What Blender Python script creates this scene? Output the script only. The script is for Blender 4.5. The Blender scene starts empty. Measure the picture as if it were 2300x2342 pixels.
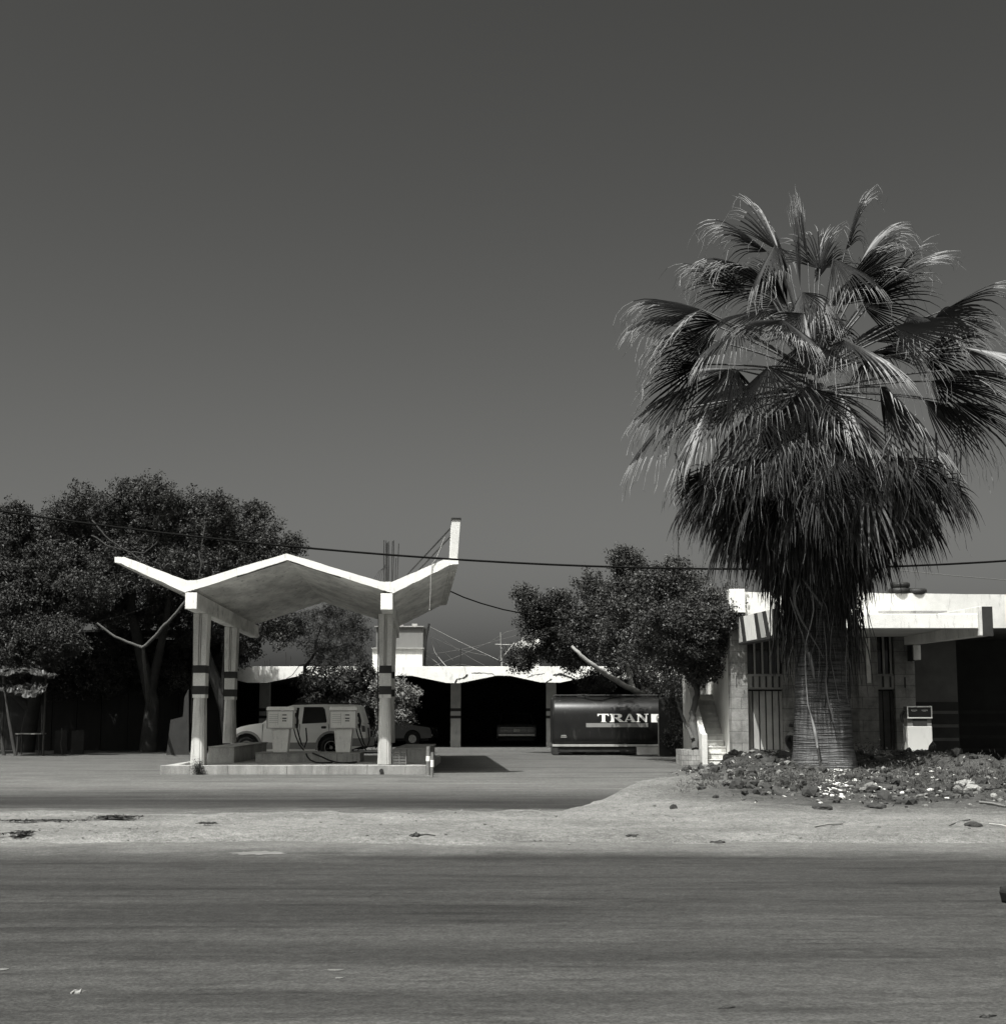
import bpy, bmesh, math, random
import numpy as np
from mathutils import Vector, Matrix, noise
R = math.radians
random.seed(7)
rng = np.random.default_rng(11)
SC = bpy.context.scene
COL = SC.collection

# ---------------------------------------------------------------- camera, sky, sun
EYE = 1.5
PITCH = R(7.5)
FPX = 3450.0                      # focal length in pixels of the 2300 px wide negative scan
cam_d = bpy.data.cameras.new('camera')
cam = bpy.data.objects.new('camera', cam_d)
COL.objects.link(cam)
cam.location = (0, 0, EYE)
cam.rotation_euler = (R(90) + PITCH, 0, 0)
cam_d.sensor_fit = 'HORIZONTAL'
cam_d.sensor_width = 36
cam_d.lens = 36 * FPX / 2300
cam_d.clip_start = 0.1
cam_d.clip_end = 6000
SC.camera = cam

SUN = Vector((-0.25, -0.43, 1.0)).normalized()
SUN_EL = math.asin(SUN.z)
SUN_AZ = math.atan2(SUN.x, SUN.y)
w = bpy.data.worlds.new('World'); SC.world = w; w.use_nodes = True
nt = w.node_tree; nt.nodes.clear()
sky = nt.nodes.new('ShaderNodeTexSky'); sky.sky_type = 'NISHITA'; sky.sun_disc = False
sky.sun_elevation = SUN_EL; sky.sun_rotation = SUN_AZ
sky.air_density = 1.0; sky.dust_density = 3.8; sky.ozone_density = 1.0
sep = nt.nodes.new('ShaderNodeSeparateColor')          # black and white film behind a deep filter: one channel of the sky
cmb = nt.nodes.new('ShaderNodeCombineColor')
bg = nt.nodes.new('ShaderNodeBackground'); bg.inputs[1].default_value = 0.05
wo = nt.nodes.new('ShaderNodeOutputWorld')
wb = nt.nodes.new('ShaderNodeMath'); wb.operation = 'MULTIPLY'; wb.inputs[1].default_value = 0.955
nt.links.new(sky.outputs[0], sep.inputs[0])
fill_curve = nt.nodes.new('ShaderNodeMath'); fill_curve.operation = 'POWER'; fill_curve.inputs[1].default_value = 1.62  # power curve strengthens the sky glow round the sun, as added fill
fl2 = nt.nodes.new('ShaderNodeMath'); fl2.operation = 'MULTIPLY'; fl2.inputs[1].default_value = 0.425
nt.links.new(sep.outputs[0], fill_curve.inputs[0]); nt.links.new(fill_curve.outputs[0], fl2.inputs[0])
nt.links.new(fl2.outputs[0], cmb.inputs[0]); nt.links.new(fl2.outputs[0], cmb.inputs[1])
nt.links.new(fl2.outputs[0], wb.inputs[0]); nt.links.new(wb.outputs[0], cmb.inputs[2])
nt.links.new(cmb.outputs[0], bg.inputs[0]); nt.links.new(bg.outputs[0], wo.inputs[0])
sun_d = bpy.data.lights.new('sun', 'SUN'); sun_d.energy = 3.8; sun_d.angle = R(0.5); sun_d.color = (1, 0.995, 0.965)
sun = bpy.data.objects.new('sun', sun_d); COL.objects.link(sun)
sun.rotation_euler = SUN.to_track_quat('Z', 'Y').to_euler(); sun.location = (-20, -20, 60)
SC.view_settings.view_transform = 'Standard'; SC.view_settings.look = 'None'
SC.view_settings.exposure = 1.0; SC.view_settings.gamma = 1.0
SC.render.engine = 'CYCLES'
SC.cycles.max_bounces = 8; SC.cycles.diffuse_bounces = 6

# ---------------------------------------------------------------- helpers
CT, ST = math.cos(PITCH), math.sin(PITCH)
def ray(px, py):
    a, b = px - 1150.0, 1171.0 - py
    return Vector((a, FPX * CT - b * ST, FPX * ST + b * CT))
def at(px, py, D):                 # the point at distance D (world Y) that the photo shows at px, py
    d = ray(px, py); k = D / d.y
    return Vector((d.x * k, D, EYE + d.z * k))
def gr(px, py, z=0.0):
    d = ray(px, py); k = (z - EYE) / d.z
    return Vector((d.x * k, d.y * k, z))
def tone(v, k=1.0):
    return (v, v * 0.995, v * 0.955, 1)

class MB:
    def __init__(s): s.v = []; s.f = []; s.m = []; s.sm = []
    def add(s, vs, fs, m=0, smooth=False):
        o = len(s.v); s.v += [tuple(v) for v in vs]
        for f in fs: s.f.append([i + o for i in f]); s.m.append(m); s.sm.append(smooth)
        return s
    def box(s, x0, x1, y0, y1, z0, z1, m=0):
        vs = [(x0,y0,z0),(x1,y0,z0),(x1,y1,z0),(x0,y1,z0),(x0,y0,z1),(x1,y0,z1),(x1,y1,z1),(x0,y1,z1)]
        return s.add(vs, [(0,3,2,1),(4,5,6,7),(0,1,5,4),(1,2,6,5),(2,3,7,6),(3,0,4,7)], m)
    def cbox(s, c, d, rot=None, m=0):   # centre, size, rotation matrix
        vs = []
        for z in (-.5,.5):
            for (x,y) in ((-.5,-.5),(.5,-.5),(.5,.5),(-.5,.5)):
                p = Vector((x*d[0], y*d[1], z*d[2]))
                if rot: p = rot @ p
                vs.append(p + Vector(c))
        return s.add(vs, [(0,3,2,1),(4,5,6,7),(0,1,5,4),(1,2,6,5),(2,3,7,6),(3,0,4,7)], m)
    def prism(s, poly, y0, y1, m=0, fn=None, smooth=False):   # polygon in x,z extruded along y
        n = len(poly)
        area = sum(poly[i][0]*poly[(i+1)%n][1]-poly[(i+1)%n][0]*poly[i][1] for i in range(n))
        if area < 0: poly = poly[::-1]
        a = [(x, y0, z) for x, z in poly]; b = [(x, y1, z) for x, z in poly]
        if fn: a = [fn(*p) for p in a]; b = [fn(*p) for p in b]
        s.add(a + b, [list(range(n)), list(range(2*n-1, n-1, -1))], m)
        s.add(a + b, [(i, i+n, (i+1)%n+n, (i+1)%n) for i in range(n)], m, smooth)
        return s
    def tube(s, pts, rad, n=8, m=0, cap=True, smooth=True):
        pts = [Vector(p) for p in pts]
        if not hasattr(rad, '__len__'): rad = [rad] * len(pts)
        rings = []; prev = None
        for i, p in enumerate(pts):
            t = (pts[min(i+1, len(pts)-1)] - pts[max(i-1, 0)])
            if t.length < 1e-9: t = Vector((0,0,1))
            t.normalize()
            if prev is None:
                ref = Vector((0,0,1)) if abs(t.z) < .9 else Vector((0,1,0))
                a = t.cross(ref).normalized()
            else:
                a = (prev - t * prev.dot(t))
                a = a.normalized() if a.length > 1e-6 else t.orthogonal().normalized()
            prev = a; b = t.cross(a)
            rings.append([p + (a*math.cos(2*math.pi*k/n) + b*math.sin(2*math.pi*k/n)) * rad[i] for k in range(n)])
        vs = [v for r in rings for v in r]; fs = []
        for i in range(len(rings)-1):
            for k in range(n):
                fs.append((i*n+k, i*n+(k+1)%n, (i+1)*n+(k+1)%n, (i+1)*n+k))
        s.add(vs, fs, m, smooth)
        if cap:
            s.add(rings[0], [list(range(n))[::-1]], m); s.add(rings[-1], [list(range(n))], m)
        return s
    def disc_y(s, cx, cz, r, y, n=24, m=0, sy=-1):
        vs = [(cx + r*math.cos(2*math.pi*k/n), y, cz + r*math.sin(2*math.pi*k/n)) for k in range(n)]
        return s.add(vs, [list(range(n))], m)
    def build(s, name, mats, parent=None, bevel=0, loc=None, rz=0):
        me = bpy.data.meshes.new(name); me.from_pydata(s.v, [], s.f)
        if not isinstance(mats, (list, tuple)): mats = [mats]
        for m in mats: me.materials.append(m)
        me.polygons.foreach_set('material_index', s.m)
        me.polygons.foreach_set('use_smooth', s.sm)
        me.update()
        o = bpy.data.objects.new(name, me); COL.objects.link(o)
        if parent: o.parent = parent
        if loc is not None: o.location = loc
        o.rotation_euler.z = rz
        if bevel:
            b = o.modifiers.new('bevel', 'BEVEL'); b.width = bevel; b.segments = 2; b.limit_method = 'ANGLE'; b.angle_limit = R(40)
        return o
def tag(o, label=None, cat=None, group=None, kind=None):
    if label: o['label'] = label
    if cat: o['category'] = cat
    if group: o['group'] = group
    if kind: o['kind'] = kind
    return o
def thing(name, label, cat, loc=(0,0,0), rz=0, group=None):
    o = bpy.data.objects.new(name, None); COL.objects.link(o)
    o.location = loc; o.rotation_euler.z = rz; o.empty_display_size = .2
    return tag(o, label, cat, group)
def copy_tree(o, parent=None):
    c = o.copy(); COL.objects.link(c)
    if parent: c.parent = parent
    for ch in list(o.children): copy_tree(ch, c)
    return c

# ---------------------------------------------------------------- materials
MATS = {}
def mat(name, base, rough=.8, var=.25, scale=3.0, dark=None, stain=0.0, stretch=(1,1,1), bump=.15, bscale=40, metal=0.0, spec=.3, fine=0.0):
    """grey paint / concrete / metal with soft tone variation, optional stains"""
    if name in MATS: return MATS[name]
    m = bpy.data.materials.new(name); m.use_nodes = True; t = m.node_tree; N = t.nodes; L = t.links
    b = N['Principled BSDF']; b.inputs['Roughness'].default_value = rough; b.inputs['Metallic'].default_value = metal
    b.inputs['Specular IOR Level'].default_value = spec
    tc = N.new('ShaderNodeTexCoord'); mp = N.new('ShaderNodeMapping'); mp.inputs['Scale'].default_value = stretch
    L.new(tc.outputs['Object'], mp.inputs[0])
    n1 = N.new('ShaderNodeTexNoise'); n1.inputs['Scale'].default_value = scale; n1.inputs['Detail'].default_value = 7; n1.inputs['Roughness'].default_value = .62
    L.new(mp.outputs[0], n1.inputs[0])
    r = N.new('ShaderNodeValToRGB'); L.new(n1.outputs[0], r.inputs[0])
    r.color_ramp.elements[0].position = .3; r.color_ramp.elements[1].position = .7
    r.color_ramp.elements[0].color = tone(base * (1 - var)); r.color_ramp.elements[1].color = tone(base * (1 + var*.5))
    out = r.outputs[0]
    if stain > 0:
        n2 = N.new('ShaderNodeTexNoise'); n2.inputs['Scale'].default_value = scale * 2.3; n2.inputs['Detail'].default_value = 9; n2.inputs['Roughness'].default_value = .7
        mp2 = N.new('ShaderNodeMapping'); mp2.inputs['Scale'].default_value = (stretch[0]*2.2, stretch[1]*2.2, stretch[2]*.45); mp2.inputs['Location'].default_value = (3.1, 7.7, 1.3)
        L.new(tc.outputs['Object'], mp2.inputs[0]); L.new(mp2.outputs[0], n2.inputs[0])
        r2 = N.new('ShaderNodeValToRGB'); r2.color_ramp.elements[0].position = .56; r2.color_ramp.elements[1].position = .72
        r2.color_ramp.elements[0].color = (0,0,0,1); r2.color_ramp.elements[1].color = (stain,)*3 + (1,)
        L.new(n2.outputs[0], r2.inputs[0])
        mx = N.new('ShaderNodeMix'); mx.data_type = 'RGBA'; L.new(r2.outputs[0], mx.inputs[0]); L.new(out, mx.inputs[6])
        mx.inputs[7].default_value = tone(dark if dark is not None else base * .35); out = mx.outputs[2]
    if fine > 0:
        n4 = N.new('ShaderNodeTexNoise'); n4.inputs['Scale'].default_value = 55; n4.inputs['Detail'].default_value = 3
        L.new(tc.outputs['Object'], n4.inputs[0])
        mr = N.new('ShaderNodeMapRange'); mr.inputs[1].default_value = .3; mr.inputs[2].default_value = .7; mr.inputs[3].default_value = 1 - fine; mr.inputs[4].default_value = 1 + fine
        L.new(n4.outputs[0], mr.inputs[0])
        mm = N.new('ShaderNodeMix'); mm.data_type = 'RGBA'; mm.blend_type = 'MULTIPLY'; mm.inputs[0].default_value = 1
        L.new(out, mm.inputs[6]); L.new(mr.outputs[0], mm.inputs[7]); out = mm.outputs[2]
    L.new(out, b.inputs['Base Color'])
    if bump > 0:
        n3 = N.new('ShaderNodeTexNoise'); n3.inputs['Scale'].default_value = bscale; n3.inputs['Detail'].default_value = 5
        L.new(tc.outputs['Object'], n3.inputs[0])
        bp = N.new('ShaderNodeBump'); bp.inputs['Strength'].default_value = bump; bp.inputs['Distance'].default_value = .02
        L.new(n3.outputs[0], bp.inputs['Height']); L.new(bp.outputs[0], b.inputs['Normal'])
    MATS[name] = m; return m

WHITE = mat('white_paint', .74, .85, .12, 2.2, dark=.22, stain=.7, bump=.25, fine=.06)
WHITE2 = mat('white_paint_dirty', .62, .85, .22, 1.3, dark=.2, stain=.75, bump=.25, fine=.1)
SOFFIT = mat('soffit_plaster', .74, .9, .4, 1.9, dark=.14, stain=1.0, stretch=(1,.3,1), bump=.25, bscale=14)
COLM = mat('column_concrete', .62, .85, .3, 2.2, dark=.12, stain=.95, stretch=(1,1,.4), bump=.3, fine=.15)
COLP = mat('column_concrete_pale', .50, .85, .35, 2.4, dark=.12, stain=.9, stretch=(1,1,.4), bump=.25, fine=.1)
BLACKP = mat('black_band_paint', .03, .7, .4, 3, bump=.1)
CONC = mat('old_concrete', .34, .92, .35, 1.4, dark=.1, stain=.8, bump=.4, fine=.2)
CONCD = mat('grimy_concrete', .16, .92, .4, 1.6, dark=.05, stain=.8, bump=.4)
RUST = mat('rusty_steel', .022, .7, .4, 8, bump=.2)
RUBBER = mat('black_rubber', .018, .6, .3, 6, bump=.05)
CABLE = mat('cable_black', .008, .95, .2, 4, bump=0, spec=.05)
STRING = mat('pale_cord', .36, .7, .2, 4, bump=0)
GALV = mat('pale_pipe', .5, .4, .2, 5, metal=.4, bump=0)
GLASS = mat('dark_glass', .012, .08, .2, 2, bump=0, spec=.6)
CHROME = mat('chrome_trim', .35, .25, .1, 3, metal=.9, bump=0)
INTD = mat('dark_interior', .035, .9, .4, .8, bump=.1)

def ground_mat(name, kind):
    """dust / asphalt mixed by world position and noise"""
    m = bpy.data.materials.new(name); m.use_nodes = True; t = m.node_tree; N = t.nodes; L = t.links
    b = N['Principled BSDF']; b.inputs['Roughness'].default_value = .95; b.inputs['Specular IOR Level'].default_value = .15
    g = N.new('ShaderNodeNewGeometry'); pos = g.outputs['Position']
    def nz(scale, det, st=(1,1,1), off=(0,0,0), rough=.6, rot=0):
        mp = N.new('ShaderNodeMapping'); mp.inputs['Scale'].default_value = st; mp.inputs['Location'].default_value = off; mp.inputs['Rotation'].default_value = (0,0,rot)
        L.new(pos, mp.inputs[0]); n = N.new('ShaderNodeTexNoise'); n.inputs['Scale'].default_value = scale
        n.inputs['Detail'].default_value = det; n.inputs['Roughness'].default_value = rough; L.new(mp.outputs[0], n.inputs[0]); return n.outputs[0]
    def rng_(s, a, bb, c, d, clamp=True):
        r = N.new('ShaderNodeMapRange'); r.clamp = clamp
        for i, v in enumerate((a, bb, c, d)): r.inputs[i+1].default_value = v
        L.new(s, r.inputs[0]); return r.outputs[0]
    def mth(op, a, bb=None):
        x = N.new('ShaderNodeMath'); x.operation = op
        for i, v in enumerate((a, bb)):
            if v is None: continue
            if isinstance(v, (int, float)): x.inputs[i].default_value = v
            else: L.new(v, x.inputs[i])
        return x.outputs[0]
    def mix(f, a, c):
        x = N.new('ShaderNodeMix'); x.data_type = 'FLOAT'
        for i, v in ((0, f), (2, a), (3, c)):
            if isinstance(v, (int, float)): x.inputs[i].default_value = v
            else: L.new(v, x.inputs[i])
        return x.outputs[0]
    sp = N.new('ShaderNodeSeparateXYZ'); L.new(pos, sp.inputs[0]); X, Y, Z = sp.outputs
    grain = mth('MULTIPLY', rng_(nz(46, 3), .3, .7, .62, 1.38), rng_(nz(13, 4, off=(3,3,3)), .3, .7, .76, 1.24))
    speck = rng_(nz(90, 2, off=(5,2,0)), .66, .74, 1, 1.5)
    dustc = mth('MULTIPLY', rng_(nz(.9, 8), .3, .7, DUST*.78, DUST*1.12), rng_(nz(7, 6, off=(9,1,2)), .3, .7, .85, 1.12))
    asph = mth('MULTIPLY', rng_(nz(.35, 6, (.35,1,1)), .3, .7, ASPH*.88, ASPH*1.1), rng_(nz(3.5, 8, (.6,1,1), (4,4,0), .7), .32, .68, .82, 1.14))
    # tyre marks and oily streaks along the road
    st1 = rng_(nz(1.0, 6, (.34, 3.2, 1), (2,8,0), .62, R(2)), .54, .68, 1, .60)
    st2 = rng_(nz(1.0, 6, (.9, 8.0, 1), (1,3,0), .6, R(-2.5)), .57, .7, 1, .64)
    st5 = rng_(nz(1.0, 6, (.13, 1.0, 1), (21,3,0), .6, R(1.5)), .46, .62, 1.1, .66)
    st6 = rng_(nz(1.0, 7, (1.3, 5.0, 1), (31,3,0), .65), .62, .7, 1, .7)
    crk = rng_(mth('ABSOLUTE', mth('SUBTRACT', nz(.55, 7, (.35,1,1), (8,8,1), .6), .5)), 0, .006, .72, 1)
    st3 = rng_(nz(1.0, 3, (.3, 9.0, 1), (11,5,0), .5), .72, .76, 0, 1)    # pale scuffs
    asph = mth('MULTIPLY', mth('MULTIPLY', mth('MULTIPLY', mth('MULTIPLY', mth('MULTIPLY', asph, st1), st2), crk), st5), st6)
    wob = mth('SUBTRACT', nz(.45, 7, (.35,1,1), (7,0,0), .65), .5)
    wob2 = mth('SUBTRACT', nz(2.6, 6, (.6,1,1), (1,9,0), .65), .5)
    Yw = mth('ADD', mth('ADD', Y, mth('MULTIPLY', wob, 3.4)), mth('MULTIPLY', wob2, 2.0))
    if kind == 'road':
        edge = rng_(Yw, 15.3, 17.3, 0, 1)
        lane = rng_(Yw, 7.0, 14, 1.5, 1.0)
        c = mix(mth('POWER', edge, 1.6), mth('MULTIPLY', asph, lane), dustc)
        pot = rng_(st3, 0, 1, 0, .35); c = mix(pot, c, .2)
    elif kind == 'service':
        e1 = rng_(Yw, 22.6, 23.8, 1, 0); e2 = mth('MULTIPLY', rng_(Yw, 26.6, 31.0, 0, 1), rng_(nz(1.0, 7, (.25,1.5,1), (16,2,0), .7), .3, .62, .45, 1.25)); e2 = mth('MAXIMUM', e2, rng_(Yw, 30.2, 31.6, 0, 1))
        wheel = mth('MULTIPLY', rng_(mth('ABSOLUTE', mth('SUBTRACT', Yw, 25.2)), .2, 1.4, .84, 1.1), rng_(nz(1.0, 7, (.3,2.2,1), (6,2,0), .7), .38, .64, 1.15, .8))
        c = mix(mth('MAXIMUM', e1, e2), mth('MULTIPLY', asph, wheel), dustc)
    elif kind == 'forecourt':
        far = rng_(Yw, 34, 50, 0, .6)
        st4 = rng_(nz(1.0, 6, (.1, .8, 1), (3,3,0), .6), .5, .66, 1, .7)
        c = mth('MULTIPLY', mix(far, dustc, mth('MULTIPLY', asph, 1.7)), st4)
    else:
        # sand median; dark earth on the mound (kept there by where the earth was tipped)
        m1 = mth('ADD', X, mth('MULTIPLY', wob, 3.0))
        a = rng_(m1, 2.2, 4.4, 0, 1); bb = rng_(Yw, 21.2, 23.6, 0, 1)
        soil = mth('MULTIPLY', a, bb)
        patch = rng_(nz(1.7, 8, off=(3,3,3)), .42, .58, 0, 1)
        soilc = mix(mth('MULTIPLY', patch, .55), mth('MULTIPLY', rng_(nz(6, 8), .3, .7, .14, .5), DUST), mth('MULTIPLY', dustc, .8))
        sand = mth('MULTIPLY', mth('MULTIPLY', dustc, 1.55), rng_(nz(.7, 8, (.6,1.4,1), (1,17,1), .7), .38, .6, .8, 1.08))
        lit = rng_(nz(9, 5, off=(2,2,2)), .6, .7, 1, .6)
        sand = mth('MULTIPLY', sand, lit)
        # rotting scraps on the left of the median
        l1 = mth('MULTIPLY', rng_(X, -9, -3.5, 1, 0), rng_(nz(1.1, 8, (.5,1.6,1), (0,5,1), .7), .5, .62, 0, .7))
        l1 = mth('MULTIPLY', l1, rng_(mth('ABSOLUTE', mth('SUBTRACT', Y, 20.4)), .3, 1.9, 1, 0))
        sand = mix(l1, sand, ASPH)
        c = mix(soil, sand, soilc)
    c = mth('MULTIPLY', mth('MULTIPLY', c, grain), speck)
    cc = N.new('ShaderNodeCombineColor'); L.new(c, cc.inputs[0]); L.new(mth('MULTIPLY', c, .995), cc.inputs[1]); L.new(mth('MULTIPLY', c, .955), cc.inputs[2])
    L.new(cc.outputs[0], b.inputs['Base Color'])
    bp = N.new('ShaderNodeBump'); bp.inputs['Strength'].default_value = .6 if kind in ('road','service') else .9; bp.inputs['Distance'].default_value = .02 if kind in ('road','service') else .04
    L.new(mth('ADD', nz(30, 5), mth('MULTIPLY', nz(6, 5), 1.2)), bp.inputs['Height']); L.new(bp.outputs[0], b.inputs['Normal'])
    return m
DUST, ASPH = .112, .035

# ---------------------------------------------------------------- ground
def grid(name, x0, x1, y0, y1, nx, ny, fz, m, kind='structure', label=None):
    xs = np.linspace(x0, x1, nx); ys = np.linspace(y0, y1, ny)
    vs = [(x, y, fz(x, y)) for y in ys for x in xs]
    fs = [(j*nx+i, j*nx+i+1, (j+1)*nx+i+1, (j+1)*nx+i) for j in range(ny-1) for i in range(nx-1)]
    b = MB(); b.add(vs, fs, 0, True); o = b.build(name, m); o['kind'] = kind
    if label: o['label'] = label
    return o
G_FORE = ground_mat('forecourt_dust', 'forecourt')
b = MB(); b.add([(-1500,-300,0),(1500,-300,0),(1500,3000,0),(-1500,3000,0)], [(0,1,2,3)])
tag(b.build('ground', G_FORE), 'pale dusty forecourt and open ground around the filling station', kind='structure')
b = MB(); b.add([(-200,-4,.004),(200,-4,.004),(200,17.6,.004),(-200,17.6,.004)], [(0,1,2,3)])
tag(b.build('road', ground_mat('road_asphalt', 'road')), 'worn asphalt road in the foreground with dark streaks', kind='structure')
b = MB(); b.add([(-200,21.5,.004),(200,21.5,.004),(200,32,.004),(-200,32,.004)], [(0,1,2,3)])
tag(b.build('service_road', ground_mat('service_asphalt', 'service')), 'dark service road between the sandy median and the pumps', kind='structure')

def sstep(a, b, x):
    t = max(0, min(1, (x-a)/(b-a))); return t*t*(3-2*t)
def fn(x, y, s, o=0): return noise.fractal(Vector((x*s+o, y*s, o)), 1.0, 2.0, 5)
def hmed(x, y):
    far = 22.7 + (sstep(.5, 3.8, x)*9.2) + (sstep(3.8, 5, x))*1.6 + fn(x, y*.3, .5, 3)*.7 + fn(x, 0, 2.2, 6)*.3
    e = sstep(0, .9, y - (17.0 + fn(x*.6, 0, .9, 9)*.7 + .25)) * (1 - sstep(-.9, 0, y - far))
    h = -.03 + e*(.10 + .035*fn(x, y, .8))
    # soil mound round the palm
    mx = sstep(3.5, 5.5, x) * (1 - .45*sstep(8.8, 12.5, x))
    my = sstep(22.4, 29.8, y) * (1 - sstep(31.2, 33.6, y))
    h += mx*my*(.44 + .2*fn(x, y, .55, 5) + .2*max(-.35, fn(x, y, 1.9, 8)) + .10*fn(x, y, 4.2, 1)) 
    h += .26*sstep(-.5, 3.2, x)*(1-sstep(3.6, 6, x))*sstep(21.5, 26, y)*(1-sstep(far-2.2, far-.3, y)) * (1+.3*fn(x,y,.9,4))
    h += e*.02*fn(x, y, 3.5, 2)
    return h
tag(grid('sandy_median', -26, 30, 16.2, 34.2, 561, 241, hmed, ground_mat('median_sand', 'median')), 'pale sandy median rising into a dark soil mound under the palm')

# ---------------------------------------------------------------- folded concrete canopy
TH = .057
CX0, CD = -4.98, 35.02
def cl(px, py, D=None, th=TH, x0=CX0, d0=CD, off=0.0):     # photo point -> (local x, z) on the plane through the canopy's front edge
    d = ray(px, py); ax, ay = math.cos(th), math.sin(th)
    ox, oy = x0 - off*math.sin(th), d0 + off*math.cos(th)
    det = d.x*(-ay) - (-ax)*d.y
    k = (ox*(-ay) + ax*oy) / det
    l = (d.x*k - ox)*ax + (d.y*k - oy)*ay
    return (l, EYE + d.z*k)
can = thing('petrol_canopy', 'white zigzag folded concrete canopy on four banded columns over the pumps', 'canopy', (CX0, CD, 0), TH)
lt, lt2, ltb, ltb2 = cl(262,1274), cl(284,1274), cl(262,1286), cl(276,1288)
vlt, pk, vrt = cl(437,1329), cl(655.5,1266), cl(884,1333)
rt, rt2, rb, rb2 = cl(1022,1277), cl(1048,1277), cl(1048,1290.5), cl(1030,1291.5)
vlL, vlR = cl(423,1355), cl(452,1346)
pkb = cl(657,1280.5)
vrL, vrR = cl(869.5,1348), cl(899,1357)
ZB = cl(880,1394.5)[1]
DEP = 13.9
top = [lt, lt2, (vlt[0]-.12, vlt[1]+.02), (vlt[0]+.12, vlt[1]+.02), pk, (vrt[0]-.14, vrt[1]+.03), (vrt[0]+.12, vrt[1]+.02), rt, rt2]
bot = [rb, rb2, vrR, vrL, pkb, vlR, vlL, ltb2, ltb]
def strip(mb, bot, top, y0, y1, m=0):    # slab made of one clean quad strip between matching lines
    n = len(bot)
    A = [(x,y0,z) for x,z in bot]; B = [(x,y0,z) for x,z in top]; C = [(x,y1,z) for x,z in bot]; D = [(x,y1,z) for x,z in top]
    vs = A+B+C+D
    fs = []
    for i in range(n-1):
        fs += [(i,i+1,n+i+1,n+i), (2*n+i+1,2*n+i,3*n+i,3*n+i+1), (n+i,n+i+1,3*n+i+1,3*n+i)]
    mb.add(vs, fs, m)
    mb.add(vs, [(i,2*n+i,2*n+i+1,i+1) for i in range(n-1)], 1)
    mb.add(vs, [(0,n,3*n,2*n),(n-1,3*n-1,4*n-1,2*n-1)], m)
def worn(line, n=9, j=.006):
    out = []
    for a, c in zip(line[:-1], line[1:]):
        m = max(1, int(math.hypot(c[0]-a[0], c[1]-a[1])/.16))
        for k in range(n):
            t = k/n; out.append((a[0]+(c[0]-a[0])*t, a[1]+(c[1]-a[1])*t + (random.uniform(-j,j) if k else 0)))
    return out + [line[-1]]
mb = MB(); strip(mb, worn(bot[::-1], j=.011), worn(top, j=.007), 0, DEP)
mb.build('roof_slab', [WHITE, SOFFIT], can)
for nm, a, c in (('left', vlL, vlR), ('right', vrL, vrR)):
    mb = MB(); zt = min(a[1], c[1]) - .004
    w0 = .01
    mb.box(a[0]+w0, c[0]-w0, .002, .14, ZB, zt, 0)
    mb.box(a[0]+w0+.004, c[0]-w0-.004, .143, DEP-.004, ZB, zt, 1)
    mb.build('valley_beam', [WHITE, SOFFIT], can, bevel=.008)
# roof edge drip strips hanging under the slab by the peak
mb = MB()
for sgn, e in ((-1, vlR), (1, vrL)):
    p0 = Vector((pkb[0] + sgn*.05, .16, pkb[1]-.012)); t = Vector((e[0]-pkb[0], 0, e[1]-pkb[1])); p1 = p0 + t*.55
    mb.tube([p0, p1], .022, 4, smooth=False)
mb.build('drip_strip', RUST, can)
# columns
PL = .21
def shaft(cx, cy, z0):
    d = .60
    mb = MB()
    def loft(zs, ws, ds, m=0, ch=.0):
        rings = []
        for z, wd, dd in zip(zs, ws, ds):
            x, y = wd/2, dd/2; c = ch
            rings.append([(cx-x+c,cy,z),(cx+x-c,cy,z),(cx+x,cy+c,z),(cx+x,cy+dd-c,z),(cx+x-c,cy+dd,z),(cx-x+c,cy+dd,z),(cx-x,cy+dd-c,z),(cx-x,cy+c,z)])
        n = 8; vs = [v for r in rings for v in r]; fs = [list(range(n))[::-1], [n*(len(rings)-1)+i for i in range(n)]]
        for i in range(len(rings)-1):
            for k in range(n): fs.append((i*n+k, i*n+(k+1)%n, (i+1)*n+(k+1)%n, (i+1)*n+k))
        mb.add(vs, fs, m)
    loft([z0, 1.80], [.33, .26], [d, d-.04], 1, .055)
    # centre pilaster of the lower shaft
    vs = [(cx-.06,cy-.016,z0),(cx+.06,cy-.016,z0),(cx+.05,cy-.016,1.80),(cx-.05,cy-.016,1.80),(cx-.06,cy+.03,z0),(cx+.06,cy+.03,z0),(cx+.05,cy+.03,1.80),(cx-.05,cy+.03,1.80)]
    mb.add(vs, [(0,1,2,3),(1,5,6,2),(4,0,3,7)], 1)
    mb.box(cx+.125, cx+.139, cy+.13, cy+.2, z0+.05, 1.78, 2)
    loft([1.80, 2.58], [.292, .292], [d, d], 0, .006)
    # upper shaft in two ribs with a slot between
    for sx in (-1, 1):
        vs = []
        for z, wd in ((2.58,.30),(ZB-.002,.35)):
            xa, xb = sorted((cx+sx*wd/2, cx+sx*.035))
            vs += [(xa,cy-.01,z),(xb,cy-.01,z),(xb,cy+d,z),(xa,cy+d,z)]
        mb.add(vs, [(0,3,2,1),(4,5,6,7),(0,1,5,4),(1,2,6,5),(2,3,7,6),(3,0,4,7)], 0)
    mb.box(cx-.035, cx+.035, cy+.035, cy+d-.05, 2.58, ZB-.002, 0)
    o = mb.build('column', [COLM, COLP, CONCD], can, bevel=.006)
    for z0b, z1b in ((2.396,2.58),(1.886,2.086)):
        q = MB(); q.box(cx-.149, cx+.149, cy-.004, cy+d+.004, z0b, z1b); q.build('painted_band', BLACKP, o)
    q = MB(); q.tube([(cx, cy+.01, 2.62), (cx, cy+.01, ZB-.12)], .018, 8); q.build('drain_pipe', GALV, o)
    q = MB(); q.tube([(cx-.175, cy+.12, 1.2), (cx-.175, cy+.12, ZB)], .014, 6); q.build('conduit', RUST, o)
    return o
CY = 1.58
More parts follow.
